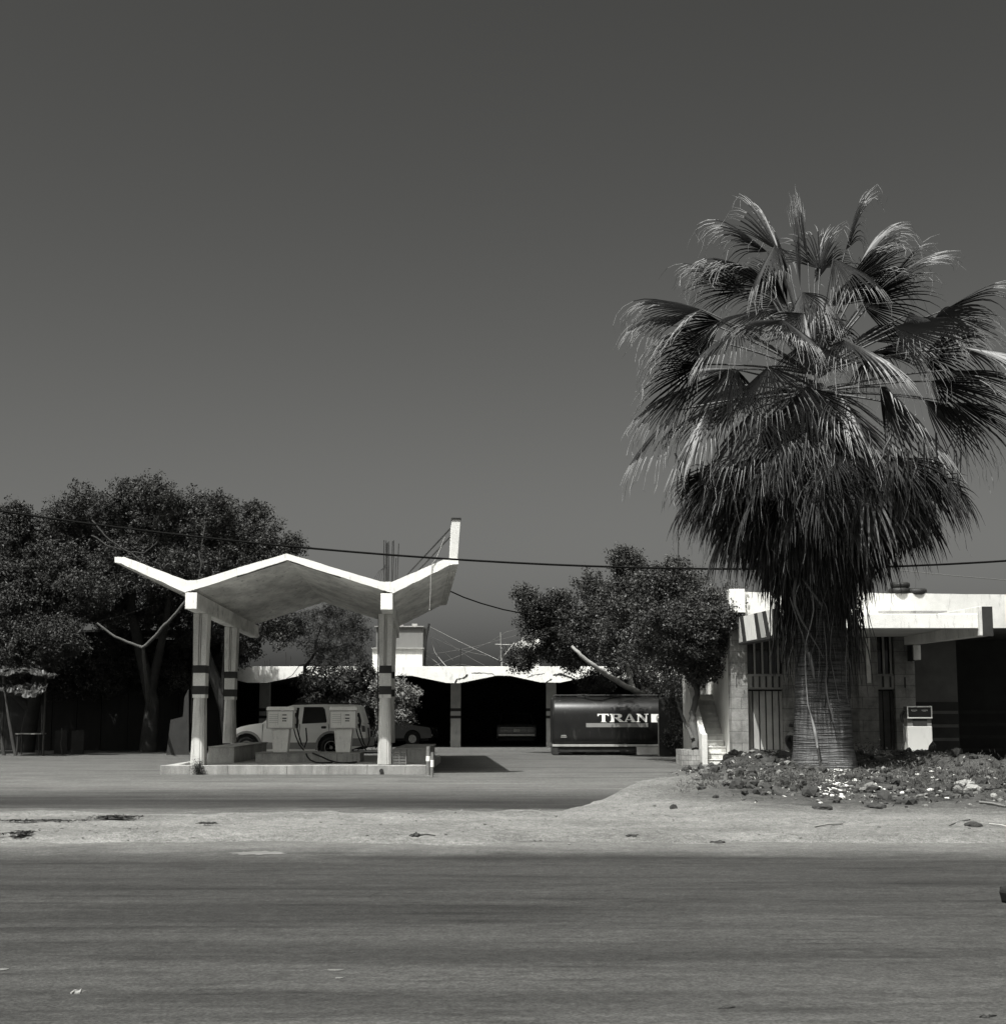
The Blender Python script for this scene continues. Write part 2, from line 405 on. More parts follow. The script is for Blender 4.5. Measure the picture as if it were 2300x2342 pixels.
lx1, lx2 = cl(455,1560,off=CY)[0], cl(880.5,1560,off=CY)[0]
shaft(lx1, CY, PL); shaft(lx2, CY, PL)
shaft(lx1, CY+6.0, .60); shaft(lx2, CY+6.0, .60)
# starter bars and the post on the right-hand tip
mb = MB()
vx = (vrt[0])
for k, (px, ph) in enumerate(((878,96),(882,98),(886,92),(889,95),(897,97),(900,97),(911,95),(884,90),(905,60))):
    x, z = cl(px, 1330 - ph); xb, zb = cl(px + (883-px)*.12 + random.uniform(-1,1), 1333)
    y = .12 + random.uniform(0, .7)
    mb.tube([(xb, y, zb-.05), ((x+xb)/2+random.uniform(-.01,.01), y, (z+zb)/2), (x, y+random.uniform(-.05,.05), z)], .011, 5)
for k in range(5):
    a = cl(852 + k*6, 1325); c = cl(880, 1297 - k*3)
    mb.tube([(a[0], .3, a[1]), ((a[0]+c[0])/2+.0, .35, (a[1]+c[1])/2+.09), (c[0], .4, c[1])], .005, 4)
mb.build('starter_bars', RUST, can)
pt, pb = cl(1034,1187), cl(1028,1278)
mb = MB(); w_ = .2
vs = []
for z, xa, xb, ya, yb in ((pb[1]-.01, pb[0], pb[0]+.19, .02, .75), (pt[1]-.12, pt[0]-.02, pt[0]+.19, .02, .62), (pt[1], pt[0]+.01, pt[0]+.19, .02, .5)):
    vs += [(xa,ya,z),(xb,ya,z),(xb,yb,z),(xa,yb,z)]
mb.add(vs, [(0,3,2,1),(8,9,10,11)] + [(4*i+k, 4*i+(k+1)%4, 4*i+4+(k+1)%4, 4*i+4+k) for i in (0,1) for k in range(4)], 0)
post = mb.build('sign_post', WHITE2, can, bevel=.008)
q = MB(); q.box(pt[0]-.02, pt[0]+.21, -.01, .55, pt[1]+.002, pt[1]+.03); q.build('cap', RUST, post)
mb = MB()
s0, s1 = cl(926,1318), cl(1030,1206)
for dy, dx, dz in ((.2,0,0),(.45,.12,-.03)):
    mb.tube([(s0[0]+dx, dy, s0[1]+dz), (s1[0]+dx*.4, dy, s1[1]+dz*4)], .022, 6)
mb.tube([(s0[0]-.25, .25, s0[1]-.09), (s0[0]+.05, .2, s0[1]+.02)], .012, 5)
mb.build('stay_rod', RUST, can)
mb = MB()
ps = [(1017,1228),(1008,1252),(997,1278),(988,1290),(985,1320),(984,1360),(982,1396)]
mb.tube([(cl(*p)[0], -.03, cl(*p)[1]) for p in ps], .008, 5)
mb.build('loose_cord', STRING, can)

# ---------------------------------------------------------------- kerbed platform, islands
TILE = mat('kerb_tiles', .27, .8, .4, 3.2, dark=.15, stain=.8, stretch=(1,1,.3), bump=.3, fine=.15)
TILE2 = mat('island_tiles', .42, .8, .4, 3.2, dark=.1, stain=.8, stretch=(1,1,.3), bump=.3, fine=.15)
plat = thing('pump_platform', 'low concrete platform with weathered pale kerb under the zigzag canopy', 'platform', (0,0,0))
pa, pc = gr(369,1771), gr(975,1771)
mb = MB(); mb.box(pa.x, pc.x, 36.22, 44.6, -.02, PL-.012, 0)
mb.build('slab', CONC, plat, bevel=.01)
mb = MB()
x = pa.x
while x < pc.x - .05:
    wd = random.choice((.6,.7,.9,.4)); x1 = min(pc.x, x + wd)
    mb.box(x+.002, x1-.002, 36.14+random.uniform(-.006,.006), 36.42, -.02, PL+random.uniform(-.006,.004), 0); x = x1
mb.build('kerb', TILE, plat, bevel=.008)
def island(label, x0, x1, y0, y1, z0, z1, tile, name='plinth'):
    t = thing(name, label, 'plinth', ((x0+x1)/2, (y0+y1)/2, z0))
    cx, cy = (x0+x1)/2, (y0+y1)/2
    q = MB(); q.box(x0-cx+.02, x1-cx-.02, y0-cy+.02, y1-cy-.02, 0, z1-z0-.004, 0); q.build('core', CONC, t, bevel=.01)
    q = MB(); x = x0
    while x < x1 - .02:
        xe = min(x1, x + tile + random.uniform(-.02,.02)); q.box(x-cx+.003, xe-cx-.003, y0-cy, y0-cy+.018, .002, z1-z0, 0); x = xe
    q.build('tile_facing', TILE2, t)
    q = MB(); q.box(x0-cx-.01, x1-cx+.01, y0-cy-.014, y1-cy, z1-z0+.002, z1-z0+.03, 0); q.build('coping', CONC, t, bevel=.006)
    return t
PUMP_D = 38.9
i0, i1 = at(584,1735,PUMP_D), at(823,1735,PUMP_D)
island('long tiled pump island carrying the two inverted fuel pumps', i0.x, i1.x, PUMP_D, 40.3, PL-.012, .40, .16, 'pump_island')
l0, l1 = at(476,1735,38.2), at(535,1735,38.2)
island('pale concrete plinth under the rear left canopy column', l0.x, l1.x, 38.2, 43.6, PL-.012, .575, .9)
r0, r1 = at(897,1735,38.2), at(974,1735,38.2)
island('grimy tiled plinth beside the crate at the right end of the platform', r0.x, r1.x, 38.3, 43.6, PL-.012, .52, .28)

# ---------------------------------------------------------------- inverted pumps
PMET = mat('pump_enamel', .88, .45, .12, 2.5, dark=.2, stain=.5, bump=.05, fine=.06)
PFACE = mat('pump_face', .82, .5, .1, 3, dark=.4, stain=.5, bump=.03)
def make_pump(label):
    t = thing('fuel_pump', label, 'fuel pump', (0,0,0), 0, 'inverted fuel pumps on the island')
    H0, H1 = .60, 1.16
    q = MB()
    vs = []
    for z, wx, wy in ((0,.36,.34),(.02,.37,.35),(.60,.47,.42)):
        vs += [(-wx/2,-wy/2,z),(wx/2,-wy/2,z),(wx/2,wy/2,z),(-wx/2,wy/2,z)]
    q.add(vs, [(0,3,2,1),(8,9,10,11)] + [(4*i+k, 4*i+(k+1)%4, 4*i+4+(k+1)%4, 4*i+4+k) for i in (0,1) for k in range(4)])
    q.build('pedestal', PMET, t, bevel=.012)
    q = MB(); q.box(-.345,.345,-.25,.25,.605,1.07); hd = q.build('head', PMET, t, bevel=.01)
    q = MB(); q.box(-.32,.32,-.262,-.251,.63,1.04); q.build('dial_face', PFACE, hd, bevel=.004)
    q = MB()
    for (a,b_,c,d_) in ((-.345,-.325,.605,1.07),(.325,.345,.605,1.07),(-.325,.325,.605,.623),(-.325,.325,1.05,1.07)): q.box(a,b_,-.275,-.251,c,d_)
    q.build('trim', CHROME, hd)
    q = MB(); q.prism([(-.36,1.075),(.36,1.075),(.35,1.15),(.33,1.165),(-.33,1.165),(-.35,1.15)], -.28, .27); q.build('top_cap', PMET, t, bevel=.008)
    q = MB()
    for z, h in ((.955,.028),(.868,.03)): q = MB(); q.box(.055,.165,-.268,-.264,z-h/2,z+h/2); q.build('counter_window', BLACKP, hd)
    for k in range(3): q = MB(); q.box(.058+.036*k,.086+.036*k,-.268,-.264,.79,.822); q.build('button', BLACKP, hd)
    q = MB()
    for k in range(5): q.box(-.28,-.06,-.2655,-.2635,.96-.05*k,.966-.05*k)
    q.box(-.055,-.05,-.2655,-.2635,.70,1.0); q.box(-.0,.04,-.2655,-.2635,.951,.957); q.box(-.0,.04,-.2655,-.2635,.866,.871)
    q.build('scribed_lines', mat('faded_print', .2, .7, .3, 9), hd)
    q = MB(); q.tube([(.36,.05,1.0),(.42,.0,.8),(.40,-.02,.62)], .03, 7); q.tube([(.345,.02,.93),(.41,.02,.95)], .028, 6)
    nz = q.build('nozzle', RUBBER, t)
    q = MB(); q.tube([(.36,.1,.72),(.44,.05,.45),(.52,0,.22),(.60,-.02,.12),(.66,.02,.3),(.62,.1,.62)], .019, 7)
    q.tube([(.30,.1,.62),(.36,.05,.42),(.46,.02,.2),(.54,0,.10),(.58,.05,.05)], .016, 7)
    q.build('hose', RUBBER, t)
    return t
p1 = make_pump('left one of the two inverted fuel pumps with hoses before the pale car')
p1.location = (at(643,1700,39.4).x, 39.4, .431)
p2 = copy_tree(p1); p2['label'] = 'right one of the two inverted fuel pumps, nearer the right front column'
p2.location = (at(786,1700,39.4).x, 39.4, .431)
# hose dropped on the platform
q = MB(); ps = [at(700,1724,38.84), at(703,1731,38.8), at(710,1739,38.6), gr(722,1744,.22), gr(735,1745,.22), gr(760,1744,.22)]
ps2 = [at(715,1723,38.84), at(735,1731,38.7), at(752,1739,38.6), gr(770,1744,.22), gr(800,1745,.22), gr(815,1743,.22)]
for pp in (ps, ps2): q.tube(pp, .02, 7)
tag(q.build('fuel_hose', RUBBER), 'black fuel hose drooping off the island edge onto the platform', 'hose')

# crate, bollards
cr = thing('plastic_crate', 'dark slatted crate on the platform against the right front column', 'crate', (at(914,1745,37.0).x, 37.0, PL))
q = MB()
CRM = mat('crate_plastic', .12, .6, .3, 6)
for k in range(5): q.box(-.165,.165,-.13,-.115,.02+.07*k,.055+.07*k); q.box(-.165,.165,.115,.13,.02+.07*k,.055+.07*k)
for k in range(5): q.box(-.165,-.15,-.113,.113,.02+.07*k,.055+.07*k); q.box(.15,.165,-.113,.113,.02+.07*k,.055+.07*k)
q.build('slatted_sides', CRM, cr)
for sx in (-1,0,1):
    for sy in (-1,1): q = MB(); q.cbox((sx*.158, sy*.136, .17), (.03,.012,.34)); q.build('post', CRM, cr)
q = MB(); q.box(-.15,.15,-.11,.11,0,.02); q.build('floor_panel', CRM, cr)
def bollard(label, px, py, hh, r, wz0, wz1, lean=0):
    g = gr(px, py); t = thing('bollard', label, 'bollard', g, 0, 'stub posts by the platform end')
    q = MB(); q.tube([(0,0,0),(lean*.5,0,hh*.5),(lean,0,hh)], [r,r,r*.95], 12); q.build('post', mat('bollard_grey', .17, .7, .4, 5, dark=.05, stain=.6), t)
    q = MB(); q.tube([(lean*wz0/hh,0,wz0),(lean*wz1/hh,0,wz1)], r+.004, 12, cap=False); q.build('white_ring', WHITE, t)
bollard('short leaning grey bollard with a white ring beside the platform corner', 987.5, 1777, .55, .038, .22, .38, .01)
bollard('dark bollard with a faint ring half behind the ringed one', 979, 1773, .66, .05, .32, .44, 0)
b = MB(); b.tube([Vector((0,0,.05))+v for v in (Vector((0,-.02,0)), Vector((0,.06,0)))], .05, 12)
tag(b.build('drain_hole', BLACKP, loc=(at(872,1768,36.13).x, 36.13, .035)), 'dark round drain opening in the kerb below the right front column', 'drain')

# ---------------------------------------------------------------- SUV
CARP = mat('car_paint_pale', .85, .3, .06, .8, bump=0, spec=.5)
CLAD = mat('car_cladding', .28, .6, .1, 2, bump=0)
SD = 48.0
def z3(x, y): p = at(500 + x/4.76, 1550 + y/4.76, SD); return (p.x, p.z)
ox = z3(770, 700)[0]
def zl(x, y): a = z3(x, y); return (a[0]-ox, max(a[1], 0.02))
suv = thing('off_road_car', 'pale two tone off road car with roof rack parked behind the pumps', 'car', (ox, SD, 0))
WR = .345
wf, wr_ = (zl(300,775)[0], WR), (zl(1222,775)[0], WR)
def arch(c, r, n=12, a0=-20, a1=200): return [(c[0]+r*math.cos(R(a)), c[1]+.02+r*math.sin(R(a))) for a in np.linspace(a1, a0, n)]
zs = .33
low = [zl(178,745)[0], zs]
af = arch(wf, .43); ar = arch(wr_, .43)
prof = [(zl(172,750)[0], .40), zl(165,660), zl(172,590), zl(190,556), zl(240,535), zl(340,512), zl(472,495), zl(1560,498), zl(1592,520), zl(1600,620), zl(1600,640), (zl(1600,740)[0], .42)]
body = prof + ar[::-1] + af[::-1]
W2 = 1.68
def fn_body(x, y, z): return (x, y + (.03 if z > .85 and y < .5 else 0) - (.03 if z > .85 and y > .5 else 0), z)
q = MB(); q.prism(body, 0, W2, 0, fn_body); bo = q.build('body', CARP, suv, bevel=.03)
q = MB(); q.box(prof[0][0]+.1, prof[-1][0]-.1, .12, W2-.12, .28, .8); q.build('underbody', BLACKP, suv)
gh = [zl(470,497), zl(600,395), zl(735,318), zl(800,298), zl(1140,290), zl(1500,296), zl(1535,320), zl(1585,500)]
zbelt, zroof = gh[0][1], 1.68
def fn_gh(x, y, z):
    k = max(0, (z - zbelt)/(zroof - zbelt)); return (x, y + (.16*k + .03 if y < .5 else -.16*k - .03), z)
q = MB(); q.prism(gh, 0, W2, 0, fn_gh); g = q.build('cabin', CARP, suv, bevel=.02)
def pane(poly, side=-1, e=.006, mtl=GLASS, name='window', par=None):
    vs = []
    for x, z in poly:
        k = max(0, (z - zbelt)/(zroof - zbelt)); vs.append((x, (.16*k + .03 - e) if side < 0 else W2-(.16*k+.03-e), z))
    q = MB(); q.add(vs + [(x, y + .004*(1 if side<0 else -1), z) for x, y, z in vs], [list(range(len(vs)))] + [(i, (i+1)%len(vs), len(vs)+(i+1)%len(vs), len(vs)+i) for i in range(len(vs))])
    return q.build(name, mtl, par or suv)
W1 = [zl(560,485), zl(640,410), zl(722,335), zl(872,328), zl(860,503)]
W2p = [zl(922,320), zl(1128,320), zl(1150,345), zl(1175,478), zl(1168,490), zl(905,503)]
W3 = [zl(1196,322), zl(1480,322), zl(1530,482), zl(1238,490)]
for wp in (W1, W2p, W3): pane(wp); pane(wp[::-1], 1)
q = MB(); a, c = zl(600,395), zl(735,318); a0_ = zl(480,490)
def ws(x0, z0, x1, z1, e, name, mtl):
    k0 = max(0,(z0-zbelt)/(zroof-zbelt)); k1 = (z1-zbelt)/(zroof-zbelt)
    q = MB(); vs = [(x0-e, .16*k0+.12, z0+e), (x1-e, .16*k1+.1, z1+e), (x1-e, W2-.16*k1-.1, z1+e), (x0-e, W2-.16*k0-.12, z0+e)]
    q.add(vs, [(0,1,2,3)]); return q.build(name, mtl, suv)
ws(zl(500,475)[0], zl(500,475)[1], zl(715,333)[0], zl(715,333)[1], .012, 'windscreen', GLASS)
for wpt, c in (('f', wf), ('r', wr_)):
    for yy in (0, 1):
        Y0 = (.0, .22) if yy == 0 else (W2-.22, W2)
        q = MB(); n = 32; ra = [(.16,.02),(.25,.0),(.32,.02),(WR,.05)]
        prof_w = [(.19, .04), (.24, .012), (.31, .0), (WR-.01, .03), (WR, .06), (WR, .17), (WR-.02,.21), (.19,.2)]
        vs = []; 
        for rr, d in prof_w:
            yv = Y0[0]+d if yy == 0 else Y0[1]-d
            vs += [(c[0]+rr*math.cos(2*math.pi*k/n), yv, c[1]+rr*math.sin(2*math.pi*k/n)) for k in range(n)]
        fs = [((i*n+k), (i*n+(k+1)%n), ((i+1)*n+(k+1)%n), ((i+1)*n+k)) for i in range(len(prof_w)-1) for k in range(n)]
        if yy == 0: fs = [f[::-1] for f in fs]
        q.add(vs, fs, 0, True); wh = q.build('wheel', RUBBER, suv)
        yf = .035 if yy == 0 else W2-.035; sg = 1 if yy == 0 else -1
        q = MB()
        q.tube([(c[0], yf+sg*.02, c[1]), (c[0], yf-sg*.0, c[1])], .055, 16)
        for k in range(5):
            a = R(90 + 72*k); ca, sa = math.cos(a), math.sin(a)
            pts = [(.04,-.035),(.2,-.055),(.2,.055),(.04,.035)]
            P = [(c[0]+u*ca-v*sa, yf+sg*(.012), c[1]+u*sa+v*ca) for u, v in pts]
            q.add(P + [(x, y+sg*.02, z) for x, y, z in P], [(0,1,2,3),(3,2,1,0),(0,4,5,1),(2,6,7,3)])
        for k in range(n):
            a0, a1 = 2*math.pi*k/n, 2*math.pi*(k+1)/n
            q.add([(c[0]+rr*math.cos(a), yf-sg*.005, c[1]+rr*math.sin(a)) for rr, a in ((.185,a0),(.215,a0),(.215,a1),(.185,a1))], [(0,1,2,3)])
        q.build('rim', CHROME, wh)
        q = MB(); q.disc_y(c[0], c[1], .2, yf+sg*.045); q.build('brake_shadow_disc', BLACKP, wh)
for c in (wf, wr_):
    q = MB(); n = 14
    for k in range(n):
        a0, a1 = R(-12+204*k/n), R(-12+204*(k+1)/n)
        P = [(c[0]+rr*math.cos(a), yv, c[1]+.02+rr*math.sin(a)) for yv in (-.022, .05) for rr, a in ((.425,a0),(.50,a0),(.50,a1),(.425,a1))]
        q.add(P, [(0,1,2,3),(0,4,5,1),(1,5,6,2),(2,6,7,3),(3,7,4,0)])
    q.build('wheel_arch_flare', CLAD, suv)
q = MB(); q.box(wf[0]+.46, wr_[0]-.46, -.018, .06, .30, .50); q.build('sill', CLAD, suv, bevel=.01)
fx, rx = zl(165,700)[0], zl(1640,700)[0]
q = MB(); q.box(fx-.06, wf[0]-.44, -.015, W2+.015, .36, .62); q.build('bumper', CLAD, suv, bevel=.03)
q = MB(); q.box(wr_[0]+.44, rx+.02, -.015, W2+.015, .38, .64); q.build('bumper', CLAD, suv, bevel=.03)
hp = [zl(1118,530), zl(1165,528), zl(1172,540), zl(1165,556), zl(1120,556), zl(1113,542)]
q = MB(); q.prism(hp, .018, .034); q.build('door_handle', BLACKP, suv)
tl = [zl(1552,520), zl(1590,525), zl(1597,600), zl(1560,600)]
q = MB(); q.prism(tl, .012, .05); q.build('tail_light', mat('lamp_lens', .12, .2, .1, 3, bump=0), suv)
q = MB()
for dx in (0, 22):
    q.prism([zl(525+dx,645), zl(553+dx,600), zl(568+dx,600), zl(540+dx,645)], .026, .034)
q.build('side_decal', BLACKP, suv)
q = MB()
for x_ in (478, 880, 1195): 
    a, c = zl(x_,505), zl(x_-(6 if x_ < 1000 else -8),735 if x_ != 1195 else 600); q.prism([(a[0]-.006,a[1]),(a[0]+.006,a[1]),(c[0]+.006,c[1]),(c[0]-.006,c[1])], -.003, .02)
q.build('door_seams', BLACKP, suv)
q = MB()
for yv in (.28, W2-.28):
    a, c = zl(790,300), zl(1500,300); zt = 1.73
    q.tube([(a[0], yv, zt-.06), (a[0]+.12, yv, zt), (c[0]-.12, yv, zt), (c[0], yv, zt-.06)], .018, 6)
for x_ in (830, 1145, 1360):
    a = zl(x_, 300); q.box(a[0]-.05, a[0]+.05, .26, W2-.26, 1.70, 1.722)
q.build('roof_rack', BLACKP, suv)
q = MB(); mp_ = zl(560,505); q.cbox((mp_[0], -.08, mp_[1]+.03), (.1,.16,.13)); q.build('wing_mirror', CLAD, suv, bevel=.02)

# ---------------------------------------------------------------- tank trailer
TD = 51.5
def z6(x, y): return at(1240 + x/4.327, 1540 + y/4.327, TD)
TBLK = mat('tank_black', .010, .42, .5, 1.6, dark=.10, stain=.5, bump=.08, bscale=6, spec=.35)
tk0, tk1 = z6(97,400).x, z6(1190,400).x
ztop, zbot = z6(0,238).z, z6(0,712).z
tank = thing('tank_trailer', 'black tank trailer with white lettering parked by the trees', 'tank trailer', ((tk0+tk1)/2, TD, 0))
cx = (tk0+tk1)/2; L2 = (tk1-tk0)/2
hz, cz = (ztop-zbot)/2 - .0, (ztop+zbot)/2
DW = 2.2
def sect(n=48, e=3.2, kx=1, kz=1):
    out = []
    for k in range(n):
        a = 2*math.pi*k/n; c, s_ = math.cos(a), math.sin(a); e = 3.2 if s_ > 0 else 9.0
        out.append((DW/2 + kx*DW/2*abs(c)**(2/e)*(1 if c>0 else -1), cz + kz*hz*abs(s_)**(2/e)*(1 if s_>0 else -1)))
    return out
q = MB(); rings = []
for x_, k in ((-L2,.93),(-L2+.05,.985),(-L2+.12,1),(L2-.12,1),(L2-.05,.985),(L2,.93)):
    rings.append([(x_, y, z) for y, z in sect(kx=k, kz=k)])
n = 48; vs = [v for r in rings for v in r]
q.add(vs, [(i*n+k, (i+1)*n+k, (i+1)*n+(k+1)%n, i*n+(k+1)%n) for i in range(5) for k in range(n)], 0, True)
q.add(rings[0], [list(range(n))]); q.add(rings[-1], [list(range(n))[::-1]])
tb = q.build('tank', TBLK, tank)
q = MB()
for yv in (.55, DW-.55): q.tube([(-L2+.06,yv,ztop-.06),(-L2+.1,yv,ztop+.07),(L2-.1,yv,ztop+.07)], .025, 6)
for k in range(5): q.tube([(-L2+.3+k*.85, .55, ztop-.04), (-L2+.3+k*.85, .55, ztop+.07)], .018, 5)
q.box(-L2+.15, L2-.1, .62, DW-.62, ztop-.005, ztop+.02)
for k in (0.3, .62): q.tube([(-L2+2*L2*k, DW/2, ztop), (-L2+2*L2*k, DW/2, ztop+.12)], .22, 14)
q.build('catwalk', RUST, tank)
q = MB(); q.box(-L2+.0, L2, -.02, .05, zbot-.045, zbot+.03); q.build('side_rail', mat('rail_grey', .33, .5, .3, 3), tank)
zg = 0.0
q = MB(); q.box(-L2+.1, L2-.2, .1, .3, zbot-.25, zbot-.05); q.box(-L2+.1, L2-.2, DW-.3, DW-.1, zbot-.25, zbot-.05)
q.box(-L2+.02, -L2+.2, .0, DW, zbot-.32, zbot-.05)
q.build('chassis', BLACKP, tank)
q = MB(); q.box(-L2+.0, L2-.65, .03, .2, .12, .30); q.build('under_guard', BLACKP, tank)
for k in (-.95, .25):
    for yv in (.32, DW-.64):
        w_ = MB(); w_.tube([(k, yv, .38), (k, yv+.32, .38)], .38, 24); w_.build('wheel', RUBBER, tank)
q = MB(); q.tube([(L2-.35, .2, 0), (L2-.35, .2, zbot)], .05, 8); q.tube([(L2-.35, DW-.2, 0), (L2-.35, DW-.2, zbot)], .05, 8); q.build('landing_leg', RUST, tank)
# lettering: serif capitals drawn as flat polygons just proud of the tank side
def lx(x): return z6(x, 440).x - cx
def lz(y): return z6(0, y).z
WL = mat('white_lettering', .8, .6, .08, 3, bump=0)
def yside(z):   # front surface of the rounded tank at height z
    s_ = min(1, abs((z-cz)/hz)); e = 3.2 if z > cz else 9.0; return DW/2*(1 - (max(0, 1 - s_**e))**(1/e))
def glyph(polys, mtl, name, e=.006):
    q = MB()
    for poly in polys:
        P = [(lx(x), lz(y)) for x, y in poly]
        vs = [(x, yside(z)-e, z) for x, z in P]; n = len(P)
        q.add(vs, [list(range(n))]); 
    o = q.build(name, mtl, tb)
    return o
T = [[(545,402),(655,402),(658,424),(650,424),(640,411),(622,411),(622,476),(636,484),(574,484),(588,476),(588,411),(565,411),(553,426),(546,426)]]
Rr = [[(665,402),(712,402),(712,484),(665,484),(665,478),(678,474),(678,412),(665,408)],
      [(712,402),(762,403),(786,411),(786,432),(765,443),(738,445),(712,445),(712,438),(738,437),(748,430),(748,417),(738,411),(712,411)],
      [(722,445),(756,442),(800,476),(806,484),(764,484)]]
A = [[(804,484),(804,478),(814,476),(852,402),(874,402),(920,476),(930,478),(930,484),(872,484),(872,478),(884,476),(876,460),(842,460),(836,476),(846,478),(846,484)]]
A = [[(804,484),(804,478),(814,476),(850,406),(858,420),(836,464),(831,476),(842,478),(842,484)],
     [(850,406),(854,402),(872,402),(918,476),(930,478),(930,484),(872,484),(872,478),(882,476),(876,464),(858,420)],
     [(838,456),(872,456),(876,464),(834,464)]]
Nn = [[(932,402),(968,402),(1020,452),(1020,412),(1008,408),(1008,402),(1048,402),(1048,408),(1034,412),(1034,484),(1018,484),(956,424),(956,474),(968,478),(968,484),(928,484),(928,478),(942,474),(942,412),(932,408)]]
glyph(T, WL, 'letter_t'); glyph(Rr, WL, 'letter_r'); glyph(A, WL, 'letter_a'); glyph(Nn, WL, 'letter_n')
glyph([[(1076,404),(1190,404),(1190,486),(1076,486)]], WL, 'emblem_panel')
LG = mat('emblem_grey', .3, .6, .1, 3, bump=0)
arc = [(1165+40*math.cos(R(a)), 446+46*math.sin(R(a))) for a in range(120, 241, 12)]; arc2 = [(1165+24*math.cos(R(a)), 446+30*math.sin(R(a))) for a in range(250, 109, -14)]
glyph([arc+arc2], LG, 'emblem_ring', .009)
glyph([[(432,494),(1045,494),(1045,534),(432,534)]], mat('grey_stripe', .22, .6, .1, 3, bump=0), 'painted_stripe')
glyph([[(185,612),(235,612),(235,620),(185,620)],[(180,628),(240,628),(240,636),(180,636)]], LG, 'small_notice')
q = MB()
sx0 = at(1505.5,1600,50.6).x; sx1 = at(1562,1600,50.6).x;  # black sheet added for the dark tree shade, hiding the cut tank end
tag(MB().box(sx0, sx1, 50.6, 50.66, 0, at(1505,1596,50.6).z).build('shade_sheet', mat('shade_sheet_black', .02, .5, .4, 2), bevel=.01), 'tall black sheet added in place of tree shade at the right end of the tank', 'panel')
q.box(sx0-.03, sx0-.004, 50.58, 50.66, 0, 1.25)
q.box(sx0-.75, sx0-.034, 50.58, 50.6, .05, .30)
q.build('shade_sheet_foot', mat('rail_grey', .33), None)
tag(bpy.data.objects['shade_sheet_foot'], 'grey steel edge bar with a dull low plate beside the added black shade sheet', 'bar')

# ---------------------------------------------------------------- arcade garage behind
GD = 61.5
def g2(px, py, D=GD): p = at(px, py, D); return (p.x, p.z)
gar = thing('arcade_garage', 'long white roofed garage with scalloped roof edge and banded columns', 'garage', (0,0,0))
ZT = g2(1000,1524.4)[1]
cps = [590 + 224*k for k in range(-3, 5)]         # low points of the roof edge, over each column
bt = []
for i, c in enumerate(cps):
    h = 1561.5 + random.uniform(-1,1); wl = random.uniform(16,26)
    bt += [g2(c-wl, h), g2(c+wl*.7, h+.6)]
    pk_ = c + 112
    bt += [g2(pk_-14, 1545.2), g2(pk_+16, 1545.0+random.uniform(-.5,1))]
tp = [(x, ZT) for x, z in bt]
q = MB(); strip(q, bt[::-1], tp[::-1], GD, GD+.30)
q.build('roof_edge', [WHITE, WHITE], gar, bevel=.01)
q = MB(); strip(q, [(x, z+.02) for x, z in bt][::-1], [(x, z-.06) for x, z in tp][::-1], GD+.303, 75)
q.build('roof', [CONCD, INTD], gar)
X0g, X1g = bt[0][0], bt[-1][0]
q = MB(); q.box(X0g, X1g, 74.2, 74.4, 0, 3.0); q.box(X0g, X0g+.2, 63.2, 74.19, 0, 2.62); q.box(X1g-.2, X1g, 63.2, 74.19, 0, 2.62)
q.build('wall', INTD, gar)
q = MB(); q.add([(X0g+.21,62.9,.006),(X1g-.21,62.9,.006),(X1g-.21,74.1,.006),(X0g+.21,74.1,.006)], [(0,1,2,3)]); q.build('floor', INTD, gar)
GCOL = mat('garage_column', .40, .85, .25, 1.5, dark=.1, stain=.6, bump=.2)
for c in cps:
    x = g2(c, 1600)[0] + .02
    q = MB(); q.box(x-.21, x+.21, GD+1.5, GD+1.9, 0, g2(c,1560)[1]+.1); o = q.build('column', GCOL, gar, bevel=.01)
    for y0, y1 in ((1620,1627),(1637,1643.5)):
        q = MB(); q.box(x-.215, x+.215, GD+1.495, GD+1.905, at(0,y1,63).z, at(0,y0,63).z); q.build('painted_band', BLACKP, o)
# cracks and broken render on the roof edge
def crack(pts, r=.02):
    q = MB(); P = []
    for (a, c) in zip(pts[:-1], pts[1:]):
        for k in range(5):
            t = k/5; P.append(at(a[0]*(1-t)+c[0]*t, a[1]*(1-t)+c[1]*t+random.uniform(-.8,.8), GD-.004))
    P.append(at(*pts[-1], GD-.004))
    q.tube(P, [r*random.uniform(.3,1.2) for _ in P], 4, smooth=False); q.build('crack', RUST, gar)
crack([(1040,1562),(1045,1553),(1060,1550),(1070,1543)], .03); crack([(1078,1540),(1100,1539),(1125,1541),(1134,1547)], .012)
crack([(1245,1562),(1262,1553)], .02); crack([(1264,1544),(1280,1541),(1295,1546),(1310,1552),(1325,1560)], .035); crack([(1205,1549),(1225,1543),(1245,1540)], .01)
# stair head and roof clutter
sh = thing('stair_head', 'white boxy stair head topped by a stained grey room on the garage roof', 'stair head', at(908,1524,63))
org = Vector(sh.location)
def lb(q, x0, x1, y0p, y1p, D0, D1, m=0):
    a, c = at(x0, y1p, D0), at(x1, y0p, D0); q.box(a.x-org.x, c.x-org.x, D0-org.y, D1-org.y, a.z-org.z, c.z-org.z, m)
q = MB(); lb(q, 851, 966, 1483, 1525, 62.4, 65.5); q.build('lower_block', WHITE, sh, bevel=.01)
q = MB(); lb(q, 860, 967.5, 1434, 1481, 62.5, 65.3); q.build('tank_room', mat('stained_render', .17, .9, .3, .9, dark=.1, stain=.9, stretch=(1,1,.3), bump=.3), sh, bevel=.01)
q = MB(); lb(q, 849, 969, 1481, 1483.6, 62.3, 65.6); lb(q, 857, 969, 1431.6, 1434, 62.4, 65.4); q.build('slab_edge', CONC, sh)
q = MB(); lb(q, 966.8, 972, 1437, 1523, 63.4, 64.4); q.build('side_duct', CONCD, sh)
q = MB(); lb(q, 942, 954, 1426.5, 1431.5, 63, 63.6); lb(q, 908, 922, 1429, 1431.5, 63, 63.6); q.build('loose_block', CONC, sh)
